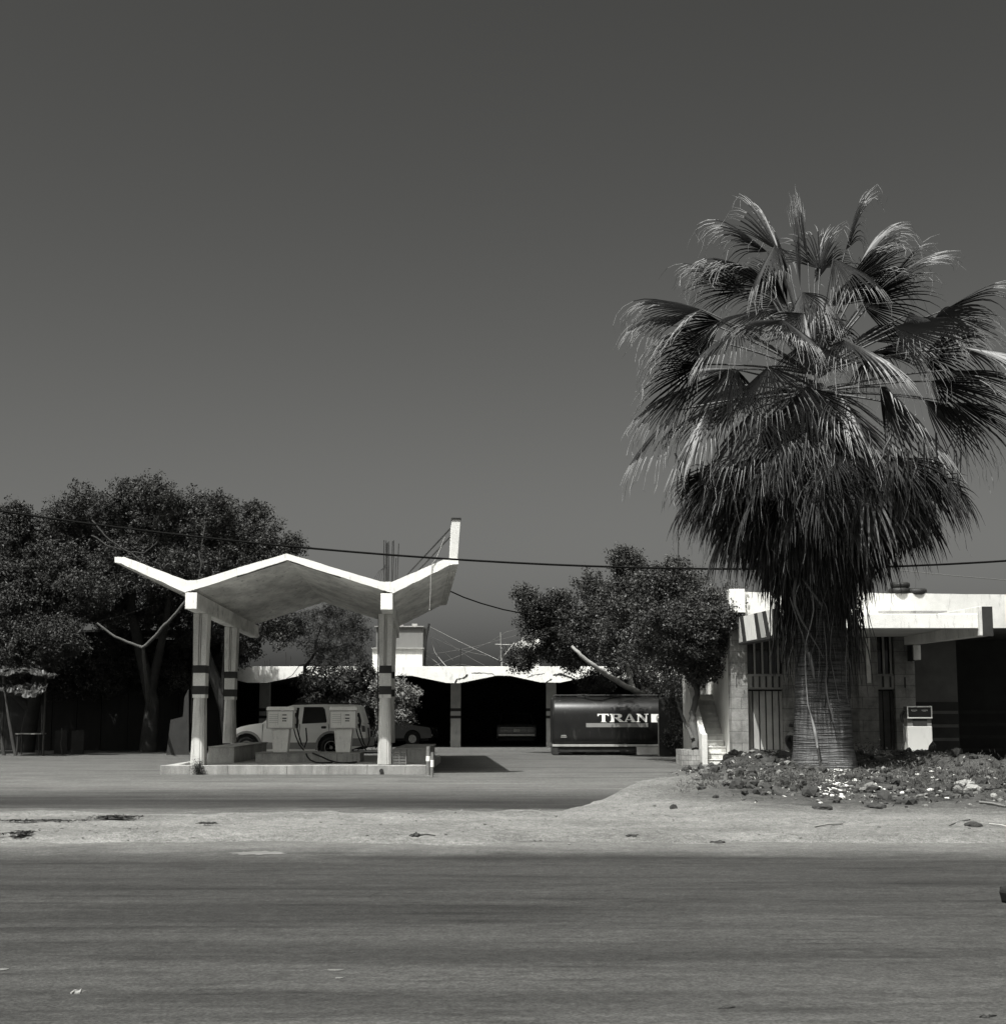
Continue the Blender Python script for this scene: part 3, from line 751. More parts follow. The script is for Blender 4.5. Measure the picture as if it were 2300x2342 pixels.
def c5(x, y): return (900 + x/5.289, 1400 + y/5.289)
def wire(pts, r, m, label, D=63.0, nm='wire', cat='wire', grp='wires strung over the garage roof'):
    q = MB(); P = [at(*c5(*p), D + .35*math.sin(i)) for i, p in enumerate(pts)]
    q.tube(P, r, 5, cap=False); o = q.build(nm, m); tag(o, label, cat, grp); return o
WG = mat('wire_grey', .10, .6, .2, 3, bump=0)
wire([(440,178),(700,310),(1000,455),(1200,548),(1405,650)], .008, STRING, 'long pale wire falling from the stair head pole across the garage roof')
wire([(422,200),(465,380),(500,490),(560,570),(640,660)], .010, STRING, 'pale bent wire dropping steeply from the pole to the garage roof')
wire([(385,515),(450,555),(520,610),(560,655)], .009, STRING, 'short pale wire low beside the stair head')
for pp, lab in (([(500,645),(810,522),(970,450),(1150,370),(1290,285),(1380,232),(1480,215),(1560,180)], 'upper dark wire climbing from the garage roof to the house behind the ficus'),
            ([(385,508),(600,490),(820,450),(1060,400),(1340,320),(1560,265)], 'lower dark wire running from the stair head to the house behind the ficus'),
            ([(450,180),(620,350),(760,440),(960,495),(1120,525)], 'dark wire curving down from the pole top and ending in mid air'),
            ([(430,290),(700,412),(940,562),(1100,645)], 'dark straight wire dropping from mid pole to the garage roof'),
            ([(500,340),(600,470),(720,585)], 'short dark steep wire end close to the stair head'),
            ([(90,330),(230,270),(362,182)], 'dark wire crossing the stained grey face of the stair head'),
            ([(395,590),(470,625),(560,655)], 'dark short wire lying low at the foot of the stair head'),
            ([(720,655),(790,628),(860,640),(960,658)], 'dark humped wire lying along the garage roof edge')):
    wire(pp, .008, WG, lab)
for pp, r, m, lab in (([(428,140),(405,250),(388,345),(375,640)], .05, RUST, 'crooked dark pole standing against the stair head'),
                      ([(812,435),(803,655)], .016, RUST, 'thin iron rod between the wires on the garage roof'),
                      ([(1293,245),(1300,660)], .018, mat('rod_grey', .25, .6), 'thin rod with a pale tip near the ficus on the garage roof')):
    q = MB(); q.tube([at(*c5(*p), 62.6) for p in pp], r, 6); tag(q.build('roof_pole', m), lab, 'pole', 'poles on the garage roof')
q = MB(); q.tube([at(*c5(1228,390), 62.5), at(*c5(1450,397), 62.5)], .016, 5); q.tube([at(*c5(1460,372), 62.5), at(*c5(1310,560), 62.5)], .022, 5); q.tube([at(*c5(1310,560),62.5), at(*c5(1312,660),62.5)], .015, 5)
tag(q.build('aerial', STRING), 'pale aerial arm and bent strut beside the thin rod on the roof', 'aerial')
for (x, y0) in ((827,1433),(653,1492),(666,1500),(605,1510),(611,1511),(617,1509),(836,1478),(822,1512)):
    a, c = at(x, 1526, 62.6), at(x + random.uniform(-1,1), y0, 62.6); q = MB(); q.tube([a, (a+c)/2 + Vector((random.uniform(-.02,.02),0,0)), c], .03 if y0 == 1433 else .012, 5)
    tag(q.build('roof_pole' if y0 == 1433 else 'starter_bar', RUST), 'tall thin pole on the garage roof left of the stair head' if y0 == 1433 else ('rusty starter bar in the tight trio on the left of the garage roof' if x < 620 else 'rusty starter bar in the pair behind the feathery young tree' if x < 700 else 'rusty starter bar standing close to the tall thin roof pole'), 'pole' if y0 == 1433 else 'bar', 'poles on the garage roof' if y0 == 1433 else 'starter bars on the garage roof')
# pitched parapet house behind the ficus
q = MB(); P = [g2(*c5(*p), 66) for p in ((1470,660),(1470,380),(1560,330),(1560,290),(1640,270),(1690,190),(1740,170),(1765,230),(1765,660))]
q.prism(P, 66, 70, 0); hb = q.build('rooftop_house', mat('house_render', .45, .9, .3, 1.5, dark=.2, stain=.7), None, bevel=.02)
tag(hb, 'pale flat fronted house with a stepped sloping parapet behind the ficus', 'house')
q = MB(); P = [g2(*c5(*p), 65.98) for p in ((1585,300),(1720,215),(1720,290),(1600,362))]; q.prism(P, 65.97, 65.997, 0); q.build('dark_panel', CONCD, hb)
q = MB(); P = [g2(*c5(*p), 65.98) for p in ((1724,200),(1768,320),(1768,390),(1724,385))]; q.prism(P, 65.9, 65.99, 0); q.build('white_return', WHITE, hb)

# ---------------------------------------------------------------- cars in the dark garage
DCAR = mat('car_paint_dark', .05, .25, .2, 1, bump=0, spec=.6); MCAR = mat('car_paint_grey', .10, .22, .2, 1, bump=0, spec=.7)
def sedan(label, loc, rz, paint):
    t = thing('saloon_car', label, 'car', loc, rz)
    Lc, W = 4.3, 1.66
    pr = [(-2.15,.35),(-2.15,.62),(-2.08,.78),(-1.1,.92),(1.35,.92),(2.0,.90),(2.14,.80),(2.15,.35)]
    wx = (-1.35, 1.3)
    lo = []
    for c in wx[::-1]: lo += [(c + .36*math.cos(R(a)), .33+.36*math.sin(R(a))) for a in range(0, 181, 18)]
    q = MB(); q.prism(pr + lo, -W/2, W/2, 0); q.build('body', paint, t, bevel=.05)
    q = MB(); q.box(-2.0,2.0,-W/2+.1,W/2-.1,.22,.7); q.build('underbody', BLACKP, t)
    cab = [(-1.0,.9),(-.35,1.36),(.85,1.38),(1.45,.9)]
    def f(x, y, z): k = (z-.9)/.48; return (x, y*(1-.16*k), z)
    q = MB(); q.prism(cab, -W/2+.06, W/2-.06, 0, f); q.build('cabin', paint, t, bevel=.04)
    for s in (-1, 1):
        for poly in ([(-.85,.93),(-.32,1.31),(.2,1.33),(.2,.93)], [(.27,.93),(.27,1.33),(.8,1.33),(1.28,.93)]):
            q = MB(); vs = []
            for x, z in poly: k = (z-.9)/.48; vs.append((x, s*((W/2-.06)*(1-.16*k)+.006), z))
            q.add(vs, [range(4)]); q.f = [list(fc) for fc in q.f]; q.build('window', GLASS, t)
    for x0, z0, x1, z1 in ((-.97,.93,-.42,1.33),(1.42,.93,.92,1.34)):
        q = MB(); e = -.012 if x0 < 0 else .012
        q.add([(x0+e,-.7,z0),(x0+e,.7,z0),(x1+e,.6,z1),(x1+e,-.6,z1)], [[0,1,2,3]]); q.build('windscreen' if x0 < 0 else 'rear_window', GLASS, t)
    for c in wx:
        for s in (-1,1):
            q = MB(); q.tube([(c, s*W/2, .31), (c, s*(W/2-.18), .31)], .31, 20); wh = q.build('wheel', RUBBER, t)
            q = MB(); q.tube([(c, s*(W/2+.008), .31), (c, s*(W/2-.05), .31)], .17, 16); q.build('rim', CHROME, wh)
    for xx, nm in ((-2.19,'bumper'),(2.14,'bumper')):
        q = MB(); q.box(xx, xx+.05, -.76, -.42, .42, .49); q.box(xx, xx+.05, -.40, .40, .42, .49); q.box(xx, xx+.05, .42, .76, .42, .49); q.build(nm, CHROME, t)
    q = MB()
    for z in (.58,.64,.70,.76): q.box(2.153, 2.162, -.70, .70, z, z+.012)
    q.build('tail_grille', CHROME if paint is DCAR else BLACKP, t)
    q = MB(); q.box(2.163, 2.175, -.13, .13, .60, .72); q.build('number_plate', WHITE2, t)
    for s in (-1, 1):
        q = MB(); q.box(-2.165,-2.12, s*.62-.12, s*.62+.12, .58, .74); q.build('headlight', GLASS, t)
        q = MB(); q.box(2.12,2.158, s*.62-.14, s*.62+.14, .56, .76); q.build('tail_light', mat('lamp_lens'  , .12), t)
    return t
a = at(1180, 1700, 67.5)
sedan('dark saloon car seen from behind deep in the garage', (a.x, 67.3, .006), R(-90), DCAR)
a = at(905, 1700, 64.5)
sedan('grey saloon car with a gleaming bonnet in the garage beside the leafy shrub', (a.x-.5, 65.2, .006), R(180-8), MCAR)

# ---------------------------------------------------------------- stone faced shop on the right
def brickmat(name, base, w_, h_, mort=.35, sc=1.0, rough=.9):
    m = bpy.data.materials.new(name); m.use_nodes = True; t = m.node_tree; N = t.nodes; L = t.links
    b = N['Principled BSDF']; b.inputs['Roughness'].default_value = rough; b.inputs['Specular IOR Level'].default_value = .2
    g = N.new('ShaderNodeTexCoord'); sp = N.new('ShaderNodeSeparateXYZ'); L.new(g.outputs['Object'], sp.inputs[0])
    ad = N.new('ShaderNodeMath'); ad.operation = 'ADD'; L.new(sp.outputs[0], ad.inputs[0]); L.new(sp.outputs[1], ad.inputs[1])
    cb = N.new('ShaderNodeCombineXYZ'); L.new(ad.outputs[0], cb.inputs[0]); L.new(sp.outputs[2], cb.inputs[1])
    br = N.new('ShaderNodeTexBrick'); L.new(cb.outputs[0], br.inputs[0]); br.inputs['Scale'].default_value = 1
    br.inputs['Brick Width'].default_value = w_; br.inputs['Row Height'].default_value = h_; br.inputs['Mortar Size'].default_value = .006
    br.inputs['Color1'].default_value = tone(base); br.inputs['Color2'].default_value = tone(base*.78); br.inputs['Mortar'].default_value = tone(base*mort)
    n = N.new('ShaderNodeTexNoise'); n.inputs['Scale'].default_value = 2.2; n.inputs['Detail'].default_value = 9; n.inputs['Roughness'].default_value = .7; L.new(g.outputs['Object'], n.inputs[0])
    r = N.new('ShaderNodeMapRange'); r.inputs[1].default_value = .35; r.inputs[2].default_value = .68; r.inputs[3].default_value = .5; r.inputs[4].default_value = 1.2; L.new(n.outputs[0], r.inputs[0])
    mm = N.new('ShaderNodeMix'); mm.data_type = 'RGBA'; mm.blend_type = 'MULTIPLY'; mm.inputs[0].default_value = 1; L.new(br.outputs[0], mm.inputs[6]); L.new(r.outputs[0], mm.inputs[7]); L.new(mm.outputs[2], b.inputs['Base Color'])
    n2 = N.new('ShaderNodeTexNoise'); n2.inputs['Scale'].default_value = 24; n2.inputs['Detail'].default_value = 6; L.new(g.outputs['Object'], n2.inputs[0])
    bp = N.new('ShaderNodeBump'); bp.inputs['Strength'].default_value = .5; bp.inputs['Distance'].default_value = .02; L.new(n2.outputs[0], bp.inputs['Height']); L.new(bp.outputs[0], b.inputs['Normal'])
    return m
STONE = brickmat('stone_cladding', .28, 3.0, .31)
BD = 41.5
def bx(q, x0, x1, y0p, y1p, D0, D1, m=0, z0=None, z1=None):
    a, c = at(x0, y1p, D0), at(x1, y0p, D0)
    q.box(a.x, c.x, D0, D1, a.z if z0 is None else z0, c.z if z1 is None else z1, m)
shop = thing('shop_building', 'low flat roofed building with stone piers, barred doors and white parapet behind the palm', 'building', (0,0,0))
XL, XR = at(1675,1600,BD).x, at(2087,1600,BD).x
PD = 41.2; ZP = at(0,1357,PD).z; ZPB = at(0,1436,PD).z
# body with openings: rear block
q = MB(); q.box(XL+.003, XR, BD+.55, 53, 0, ZPB-.004); q.box(XL+.003, XL+.16, BD+.02, BD+.549, 0, ZPB-.004); q.build('wall', WHITE2, shop)
q = MB(); q.box(XL+.003, XR, PD+.2, 53, ZPB, ZPB+.2); q.build('roof', CONC, shop)
q = MB(); 
xa, xe = at(1703,1400,PD).x, 24.0
P = [(xa,ZPB-.004),(xe,ZPB-.004),(xe,at(0,1366,PD).z)] + [(xa+(xe-xa)*k/40, (at(0,1354,PD).z*k_ + at(0,1366,PD).z*(1-k_)) + random.uniform(-.012,.008)) for k, k_ in ((k, 1-k/40) for k in range(39,-1,-1))]
q.prism(P, PD, PD+.2, 0)
q.build('parapet', WHITE2, shop, bevel=.012)
q = MB(); bx(q, 1668, 1703.5, 1347, 1401, PD-.1, PD+1.0); q.build('parapet_block', WHITE, shop, bevel=.01)
q = MB(); bx(q, 1620, 1667, 1354.5, 1360, 43, 46); q.build('stair_roof_edge', WHITE, shop, bevel=.01)
def pier(x0, x1, D=BD, w_=0): 
    q = MB(); bx(q, x0, x1, 1400, 1760, D, BD+.546, z0=0, z1=ZPB-.008); return q.build('stone_pier', STONE, shop, bevel=.008)
pier(1675.5, 1706); pier(2053, 2086.5); pier(1797, 1815, BD-.1); pr_ = pier(1969, 2002, BD-.25); pier(1945, 1962, BD-.02)
q = MB(); bx(q, 1982.5, 1988.5, 1459, 1562, BD-.285, BD-.255); q.build('lamp_tube', mat('tube_white', .7, .5), pr_)
LOUV = mat('panel_concrete', .26, .85, .3, 2.5, dark=.1, stain=.5)
def shopfront(x0, x1, nbar, nslat, pale, doorlab):
    # window
    q = MB(); bx(q, x0, x1, 1440, 1543.5, BD+.22, BD+.24); wn = q.build('window_glass', GLASS, shop)
    fr = MB(); FR = mat('frame_grey', .30, .6, .2, 4, bump=0)
    for k in range(nbar+1):
        x = x0 + (x1-x0)*k/nbar; bx(fr, x-.9, x+.9, 1440, 1543.5, BD+.12, BD+.16)
    bx(fr, x0, x1, 1541.5, 1544, BD+.115, BD+.165)
    fr.build('window_frame', FR, shop)
    q = MB(); bx(q, x0, x1, 1544.5, 1574.5, BD+.05, BD+.5)
    q.build('lintel_panel', LOUV, shop)
    q = MB()
    for k in range(nslat): x = x0 + (x1-x0)*(k+.0)/nslat; bx(q, x-1.6, x+1.6, 1547, 1572, BD+.03, BD+.048)
    q.build('panel_groove', BLACKP, shop)
    q = MB(); bx(q, x0, x1, 1575, 1738, BD+.3, BD+.34); dr = q.build('door', BLACKP, shop)
    q = MB()
    for k in range(nslat):
        xa_, xb_ = x0 + (x1-x0)*(k+.22)/nslat, x0 + (x1-x0)*(k+.80)/nslat; bx(q, xa_, xb_, 1581, 1715, BD+.26, BD+.296)
    q.build('slat', pale, dr)
    q = MB(); bx(q, x0, x1, 1574.6, 1577, BD+.1, BD+.2); bx(q, x0, x1, 1716, 1724, BD+.2, BD+.296); q.build('door_rail', FR, dr)
    q = MB(); bx(q, x0, x1, 1739, 1790, BD+.1, BD+.5, z0=0); q.build('threshold', CONC, shop)
SL1 = mat('slat_paint', .36, .8, .25, 1.5, dark=.1, stain=.6); SL2 = mat('slat_dark', .10, .8, .4, 2)
shopfront(1706.5, 1796.5, 5, 6, SL1, 'a'); shopfront(2003, 2052.5, 3, 3, SL2, 'b'); shopfront(1816, 1944.5, 6, 7, SL2, 'c')
q = MB(); bx(q, 1683, 1684.4, 1545, 1573, BD-.006, BD-.002); bx(q, 2067.5, 2070.5, 1549, 1573, BD-.006, BD-.002); q.build('slot', BLACKP, shop)
# projecting flat canopy with flared painted end beams
AW0 = 34.7
awn = thing('shop_canopy', 'flat white concrete canopy with painted end beams projecting from the stone building', 'canopy', (0,0,0))
xL, xR = 6.42, at(2236,1420,AW0).x
zf0, zf1 = at(0,1437.4,AW0).z, at(0,1404,AW0).z
q = MB(); q.box(xL+.3, xR, AW0, AW0+.14, zf0, zf1, 0); q.build('fascia', WHITE, awn, bevel=.012)
q = MB(); q.box(xL+.3, xR, AW0+.144, PD-.01, zf0+.12, zf0+.26, 0); q.box(xL+.3, xR-.01, PD-.25, PD-.012, zf0+.262, ZPB+.03, 0); q.build('slab', mat('soffit_pale', .5, .9, .2, 1), awn)  # second box is an added filler, blocking sun that leaked behind the slab
def onX(px, py, X):
    d = ray(px, py); k = X/d.x; return Vector((X, d.y*k, EYE+d.z*k))
q = MB(); a_, b_, c_, d_ = onX(1787,1388,xL), onX(1681,1414,xL), onX(1681,1474,xL), onX(1787,1458,xL)
yf, yb = 34.6, PD-.01
def side_beam(x0, x1, ztf, ztb, zbf, zbb, y0=34.6, m=WHITE2):
    q = MB(); vs = []
    for x in (x0, x1): vs += [(x,y0,zbf),(x,yb,zbb),(x,yb,ztb),(x,y0,ztf)]
    q.add(vs, [(0,3,2,1)[::-1] if False else (0,1,2,3),(4,7,6,5),(0,4,5,1),(1,5,6,2),(2,6,7,3),(3,7,4,0)], 0); return q.build('end_beam', m, awn, bevel=.01)
bl = side_beam(xL, xL+.28, 3.87, 4.02, 3.18, 3.28, m=BLACKP)
brr = side_beam(xR+.004, xR+.30, 3.87, 3.95, 3.20, 3.27, m=WHITE2)
q = MB(); a = at(2244.5,1389,34.59); c = at(2264.5,1455,34.59); q.box(a.x, xR+.303, 34.58, 34.597, c.z, 3.866); q.build('black_end', BLACKP, brr)
def b2(x, y): return (1640 + x/5.95, 1320 + y/5.95)
def stripe(poly, m):
    vs = []
    for p in poly:
        v = onX(*b2(*p), xL - .004)
        k = (v.y-34.6)/(yb-34.6); v.y = max(34.62, min(yb-.01, v.y)); v.z = min(3.865+.15*k, max(3.185+.1*k, v.z)); vs.append(v)
    q = MB(); n = len(vs); q.add(vs + [v + Vector((.003,0,0)) for v in vs], [list(range(n))] + [(i,(i+1)%n,n+(i+1)%n,n+i) for i in range(n)], 0); q.build('painted_stripe', m, bl)
SG = mat('stripe_grey', .42, .8, .15, 3, dark=.2, stain=.4)
stripe([(245,560),(300,545),(342,880),(292,895)], SG)
stripe([(352,520),(490,474),(535,845),(398,870)], WHITE)
stripe([(540,455),(600,435),(662,815),(598,828)], SG)
stripe([(660,405),(738,395),(745,780),(735,800),(715,760)], WHITE)
stripe([(845,440),(900,500),(925,690),(905,700),(880,640)], WHITE)
q = MB(); bx(q, 2008, 2165, 1397, 1403.5, PD-.012, PD-.002); q.build('painted_shade_band', CONC, shop)  # shade of the setback above the fascia, put in as a darker strip
# lamp box under the canopy
q = MB(); bx(q, 2090, 2104.5, 1476, 1509, 40.8, 41.4); o = q.build('lamp_box', WHITE2); tag(o, 'small white box lamp fixed beside the stone pier under the canopy', 'lamp')
q = MB(); bx(q, 2084, 2089.6, 1475, 1512, 40.9, 41.3); q.build('bracket', RUST, o)
q = MB(); q.tube([at(2084,1482,41.44), at(2092,1482,41.35)], .015, 5); q.build('arm', RUST, o)
# deep garage at far right
g2_ = thing('repair_garage', 'deep dark garage bay with faint horizontal stripes beyond the old pump', 'garage', (0,0,0))
q = MB(); x0_ = XR+.004
xs_ = at(2190,1600,44).x
WA = mat('bay_wall', .13, .9, .3, 1.2); WB = mat('bay_wall_shade', .05, .9, .3, 1.0)  # deeper wall is a darker copy, with its shade put into the colour
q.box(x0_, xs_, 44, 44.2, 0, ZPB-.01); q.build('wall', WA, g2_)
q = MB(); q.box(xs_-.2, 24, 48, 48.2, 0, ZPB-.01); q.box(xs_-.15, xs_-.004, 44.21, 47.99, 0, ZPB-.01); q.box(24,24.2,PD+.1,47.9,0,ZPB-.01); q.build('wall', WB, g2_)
q = MB(); q.box(x0_, 24.2, PD+.21, 48.2, ZPB+.21, ZPB+.3); q.box(XR+.01, 24.2, PD+.21, 48.2, ZPB-.003, ZPB+.1); q.build('roof', CONCD, g2_)
q = MB(); q.box(XR+.005, xs_-.01, 43.97, 43.996, 0.0, at(0,1606,43.97).z); q.build('dark_dado', mat('dado_paint', .035, .8), g2_)
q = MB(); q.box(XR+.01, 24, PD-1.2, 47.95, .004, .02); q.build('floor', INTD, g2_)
for y0, y1 in ((1626,1633),(1657,1664),(1688,1695),(1721,1726)):
    za, zb_ = at(0,y1,43.96).z, at(0,y0,43.96).z
    q = MB(); q.box(XR+.3, xs_-.02, 43.955, 43.967, za, zb_); q.build('painted_stripe', mat('stripe_dim', .12, .8), g2_)
    q = MB(); q.box(xs_+.02, 23.9, 47.98, 47.997, za, zb_+.01); q.build('painted_stripe', mat('stripe_dim_shade', .06, .8), g2_)  # deeper stripes are darkened too, for the shade at the back
# tyres on the roof
for k, (px, py, r) in enumerate(((2058,1356,.30),(2060,1341,.27),(2098,1358,.28))):
    a = at(px, py, PD+.1); q = MB(); n = 28; mseg = 10
    vs = []
    for i in range(n):
        A_ = 2*math.pi*i/n
        for j in range(mseg):
            B_ = 2*math.pi*j/mseg; rr = r-.07 + .07*math.cos(B_); vs.append((rr*math.cos(A_), rr*math.sin(A_), .085*math.sin(B_)))
    q.add(vs, [(i*mseg+j, ((i+1)%n)*mseg+j, ((i+1)%n)*mseg+(j+1)%mseg, i*mseg+(j+1)%mseg) for i in range(n) for j in range(mseg)], 0, True)
    zt_ = ZPB+.2+.085 if k != 1 else ZPB+.2+.255
    zt_ = (ZP - .03 + .1) if k == 0 else ((ZP+.24) if k == 1 else ZP+.07)
    o = q.build('old_tyre', RUBBER, loc=(a.x, PD+.2, zt_)); o.rotation_euler.x = .06*k
    tag(o, ('lower black tyre of the pair stacked on the parapet', 'upper black tyre of the pair stacked on the parapet', 'single black tyre lying on the parapet right of the stacked pair')[k], 'tyre', 'tyres on the shop roof')

# stairs beside the shop
SX0, SX1 = at(1617,1740,42.3).x, XL - .01
st = thing('outdoor_stairs', 'narrow concrete stairs climbing into shade beside the stone building', 'stairs', (0,0,0))
RS = mat('rough_step', .58, .95, .3, 3, dark=.18, stain=.6, bump=.9, bscale=16)
for k in range(12):
    q = MB(); z = .165*(k+1); y = 42.3 + .28*k
    q.box(SX0, SX1, y, 42.3+.28*15-.05, z-.165+(.002 if k else 0), z-.035); q.box(SX0, SX1, y-.02, y+.5, z-.033, z); q.build('step', RS, st, bevel=.012)
q = MB(); y0s, y1s = 42.15, 42.3+.28*15
vs = []
for x in (SX0-.16, SX0-.004): vs += [(x,y0s,0),(x,y1s,0),(x,y1s,.42+2.5),(x,y0s+.35,.88),(x,y0s,.86)]
q.add(vs, [(0,1,2,3,4),(9,8,7,6,5),(0,5,6,1),(1,6,7,2),(2,7,8,3),(3,8,9,4),(4,9,5,0)], 0); q.build('side_wall', WHITE2, st, bevel=.015)
q = MB(); q.box(SX0-.19, SX1+.02, 41.95, 42.27, 0, .035); q.build('foot_slab', CONC, st)
# tiled planter with the ficus
pl0, pl1 = at(1559,1750,41.9).x, at(1601,1750,41.9).x
PT = brickmat('planter_tiles', .34, .14, .14, .4)
plt = thing('tiled_planter', 'low square tiled planter at the foot of the stairs', 'planter', ((pl0+pl1)/2, 42.6, 0))
hw = (pl1-pl0)/2
q = MB()
for a in ((-hw,hw,-.7,-.62),(-hw,hw,.62,.7),(-hw,-hw+.08,-.618,.618),(hw-.08,hw,-.618,.618)): q.box(a[0],a[1],a[2],a[3],0,.42)
q.build('side', PT, plt, bevel=.006)
q = MB(); q.box(-hw+.09,hw-.09,-.61,.61,.02,.34); q.build('soil', CONCD, plt)

# old pump on its plinth
opx = at(2104,1680,35.6).x; opz = at(0,1739.5,35.6).z
OPD = 35.6
op = thing('old_fuel_pump', 'old square cabinet fuel pump with black dial head and blank white front', 'fuel pump', (opx, 35.6, opz))
q = MB(); q.box(-.315,.315,0,.42,.0,.035); q.build('base', CONCD, op)
zbod = at(0,1661.6,35.6).z-opz; zh0 = at(0,1642.6,35.6).z-opz; zh1 = at(0,1615.8,35.6).z-opz; op.scale = (.94,.94,1)
q = MB(); q.box(-.31,.30,0,.42,.037,zbod); q.build('cabinet', mat('old_enamel', .50, .5, .08, 2, dark=.3, stain=.4, bump=.03), op, bevel=.012)
q = MB(); q.box(-.30,.295,.03,.40,zbod+.002,zh0-.002); q.build('neck', mat('neck_grey', .16, .6), op)
q = MB(); q.box(-.17,.18,.01,.028,zbod+.02,zh0-.02); q.build('recess', BLACKP, op)
q = MB(); q.box(-.30,.30,.0,.40,zh0,zh1); hd = q.build('dial_head', mat('head_black', .03, .4), op, bevel=.01)
q = MB()
for a in ((-.31,.31,zh0-.005,zh0+.02),(-.31,.31,zh1-.02,zh1+.006),(-.31,-.285,zh0+.021,zh1-.021),(.285,.31,zh0+.021,zh1-.021)): q.box(a[0],a[1],-.02,.0-.002,a[2],a[3])
q.build('frame', WHITE, hd)
q = MB()
for cx_ in (-.13, .13): 
    for k in range(5): q.box(cx_-.075+.031*k, cx_-.055+.031*k, -.008,-.002, zh0+.165+.004*(k%2), zh0+.195)
    q.box(cx_-.05, cx_+.03, -.008,-.002, zh0+.15, zh0+.16)
q.build('counter_digits', GALV, hd)
q = MB(); q.tube([(-.33,.2,zh1-.1),(-.42,.15,zh0+.05),(-.40,.1,zh0-.1)], .035, 7); q.build('nozzle', RUBBER, op)
q = MB(); q.tube([(-.42,.12,zh0),(-.38,.0,.7),(-.40,-.05,.45),(-.5,-.06,.25),(-.55,0,.15)], .018, 7); q.build('hose', RUBBER, op)
def isl(px0, px1):
    a, c = at(px0,1745,35.2).x, at(px1,1745,35.2).x; q = MB(); q.box(a, c, 35.2, 36.8, -.01, opz); return q.build('pump_plinth', CONC, None, bevel=.03)
tag(isl(1953, 2166), 'cracked low concrete plinth under the old square fuel pump', 'plinth')

# ---------------------------------------------------------------- foliage
def leafmat(name, base, rough=.45, spec=.5, var=.5, trans=.0):
    m = bpy.data.materials.new(name); m.use_nodes = True; t = m.node_tree; N = t.nodes; L = t.links
    b = N['Principled BSDF']; b.inputs['Roughness'].default_value = rough; b.inputs['Specular IOR Level'].default_value = spec
    g = N.new('ShaderNodeTexCoord'); n = N.new('ShaderNodeTexNoise'); n.inputs['Scale'].default_value = 2.5; n.inputs['Detail'].default_value = 6; L.new(g.outputs['Object'], n.inputs[0])
    wn = N.new('ShaderNodeTexWhiteNoise'); L.new(g.outputs['Object'], wn.inputs[0])
    r = N.new('ShaderNodeValToRGB'); r.color_ramp.elements[0].position = .3; r.color_ramp.elements[1].position = .7
    r.color_ramp.elements[0].color = tone(base*(1-var)); r.color_ramp.elements[1].color = tone(base*(1+var)); L.new(n.outputs[0], r.inputs[0])
    L.new(r.outputs[0], b.inputs['Base Color'])
    return m
def leaves(name, C, size, m, parent=None, aspect=.5, up=.0, loc=None):
    C = np.asarray(C, dtype=np.float64); n = len(C)
    a = rng.normal(size=(n,3)); a[:,2] += up; a /= np.linalg.norm(a, axis=1)[:,None]
    t = rng.normal(size=(n,3)); b = np.cross(a, t); b /= np.linalg.norm(b, axis=1)[:,None]
    s = size*rng.uniform(.6, 1.35, n)[:,None]
    nn = np.cross(a, b)
    V = np.empty((n,4,3)); V[:,0] = C - a*s*.5; V[:,1] = C + b*s*aspect*.5 + nn*s*.06; V[:,2] = C + a*s*.5; V[:,3] = C - b*s*aspect*.5 + nn*s*.06
    me = bpy.data.meshes.new(name); me.vertices.add(4*n); me.vertices.foreach_set('co', V.ravel())
    me.loops.add(4*n); me.loops.foreach_set('vertex_index', np.arange(4*n, dtype=np.int32))
    me.polygons.add(n); me.polygons.foreach_set('loop_start', np.arange(0, 4*n, 4, dtype=np.int32)); me.polygons.foreach_set('loop_total', np.full(n, 4, dtype=np.int32))
    me.materials.append(m); me.update(); me.validate()
    o = bpy.data.objects.new(name, me); COL.objects.link(o)
    if parent: o.parent = parent
    if loc is not None: o.location = loc
    return o
def lobes_to_pts(lobes, dens=1.0, squash=.85, twig=(.16,.34), per=46, sub=24, sig=.07):
    """clusters of twigs over the surface of every lobe (px, py, radius px, D)"""
    out = []
    for (px, py, rp, D) in lobes:
        c = np.array(at(px, py, D)); r = rp*D/FPX
        ncl = max(6, int(r*r*58*dens))
        d = rng.normal(size=(ncl,3)); d /= np.linalg.norm(d, axis=1)[:,None]
        rad = r*(1 - .45*rng.random(ncl)**1.6)[:,None] * (1 + .12*np.clip(rng.normal(size=(ncl,1)),-1.5,1.5))
        cc = c + d*rad*np.array([1,1.1,squash])
        tr = rng.uniform(twig[0], twig[1], ncl)
        nt_ = max(5, int(per/sub)); k = sub
        td = rng.normal(size=(ncl,nt_,3)); td /= np.linalg.norm(td, axis=2)[:,:,None]; td[:,:,2] = td[:,:,2]*.8 + .18
        tw = cc[:,None,:] + td*tr[:,None,None]*(.55 + .6*rng.random((ncl,nt_,1))**1.5)
        P = tw[:,:,None,:] + np.clip(rng.normal(size=(ncl,nt_,k,3)),-2,2)*sig
        P += td[:,:,None,:]*(rng.random((ncl,nt_,k,1))**2)*sig*2.4
        out.append(P.reshape(-1,3))
    return np.concatenate(out)
def branch(q, pts, r0, r1, n=7, wob=.0):
    P = []
    for a, c in zip(pts[:-1], pts[1:]):
        for k in range(4): P.append(a.lerp(c, k/4) + Vector((random.uniform(-wob,wob), random.uniform(-wob,wob), random.uniform(-wob,wob))))
    P.append(pts[-1]); q.tube(P, [r0 + (r1-r0)*i/(len(P)-1) for i in range(len(P))], n)
BARK = mat('bark_dark', .03, .9, .4, 3, dark=.03, stain=.5, bump=.5, bscale=18); BARKP = mat('bark_pale', .07, .9, .3, 4, dark=.1, stain=.6, bump=.4, bscale=18)
FIC = leafmat('ficus_leaf', .034, .55, .18); FIC2 = leafmat('ficus_leaf_paler', .04, .5, .22)  # second leaf is slightly paler and glossier, for the middle trees

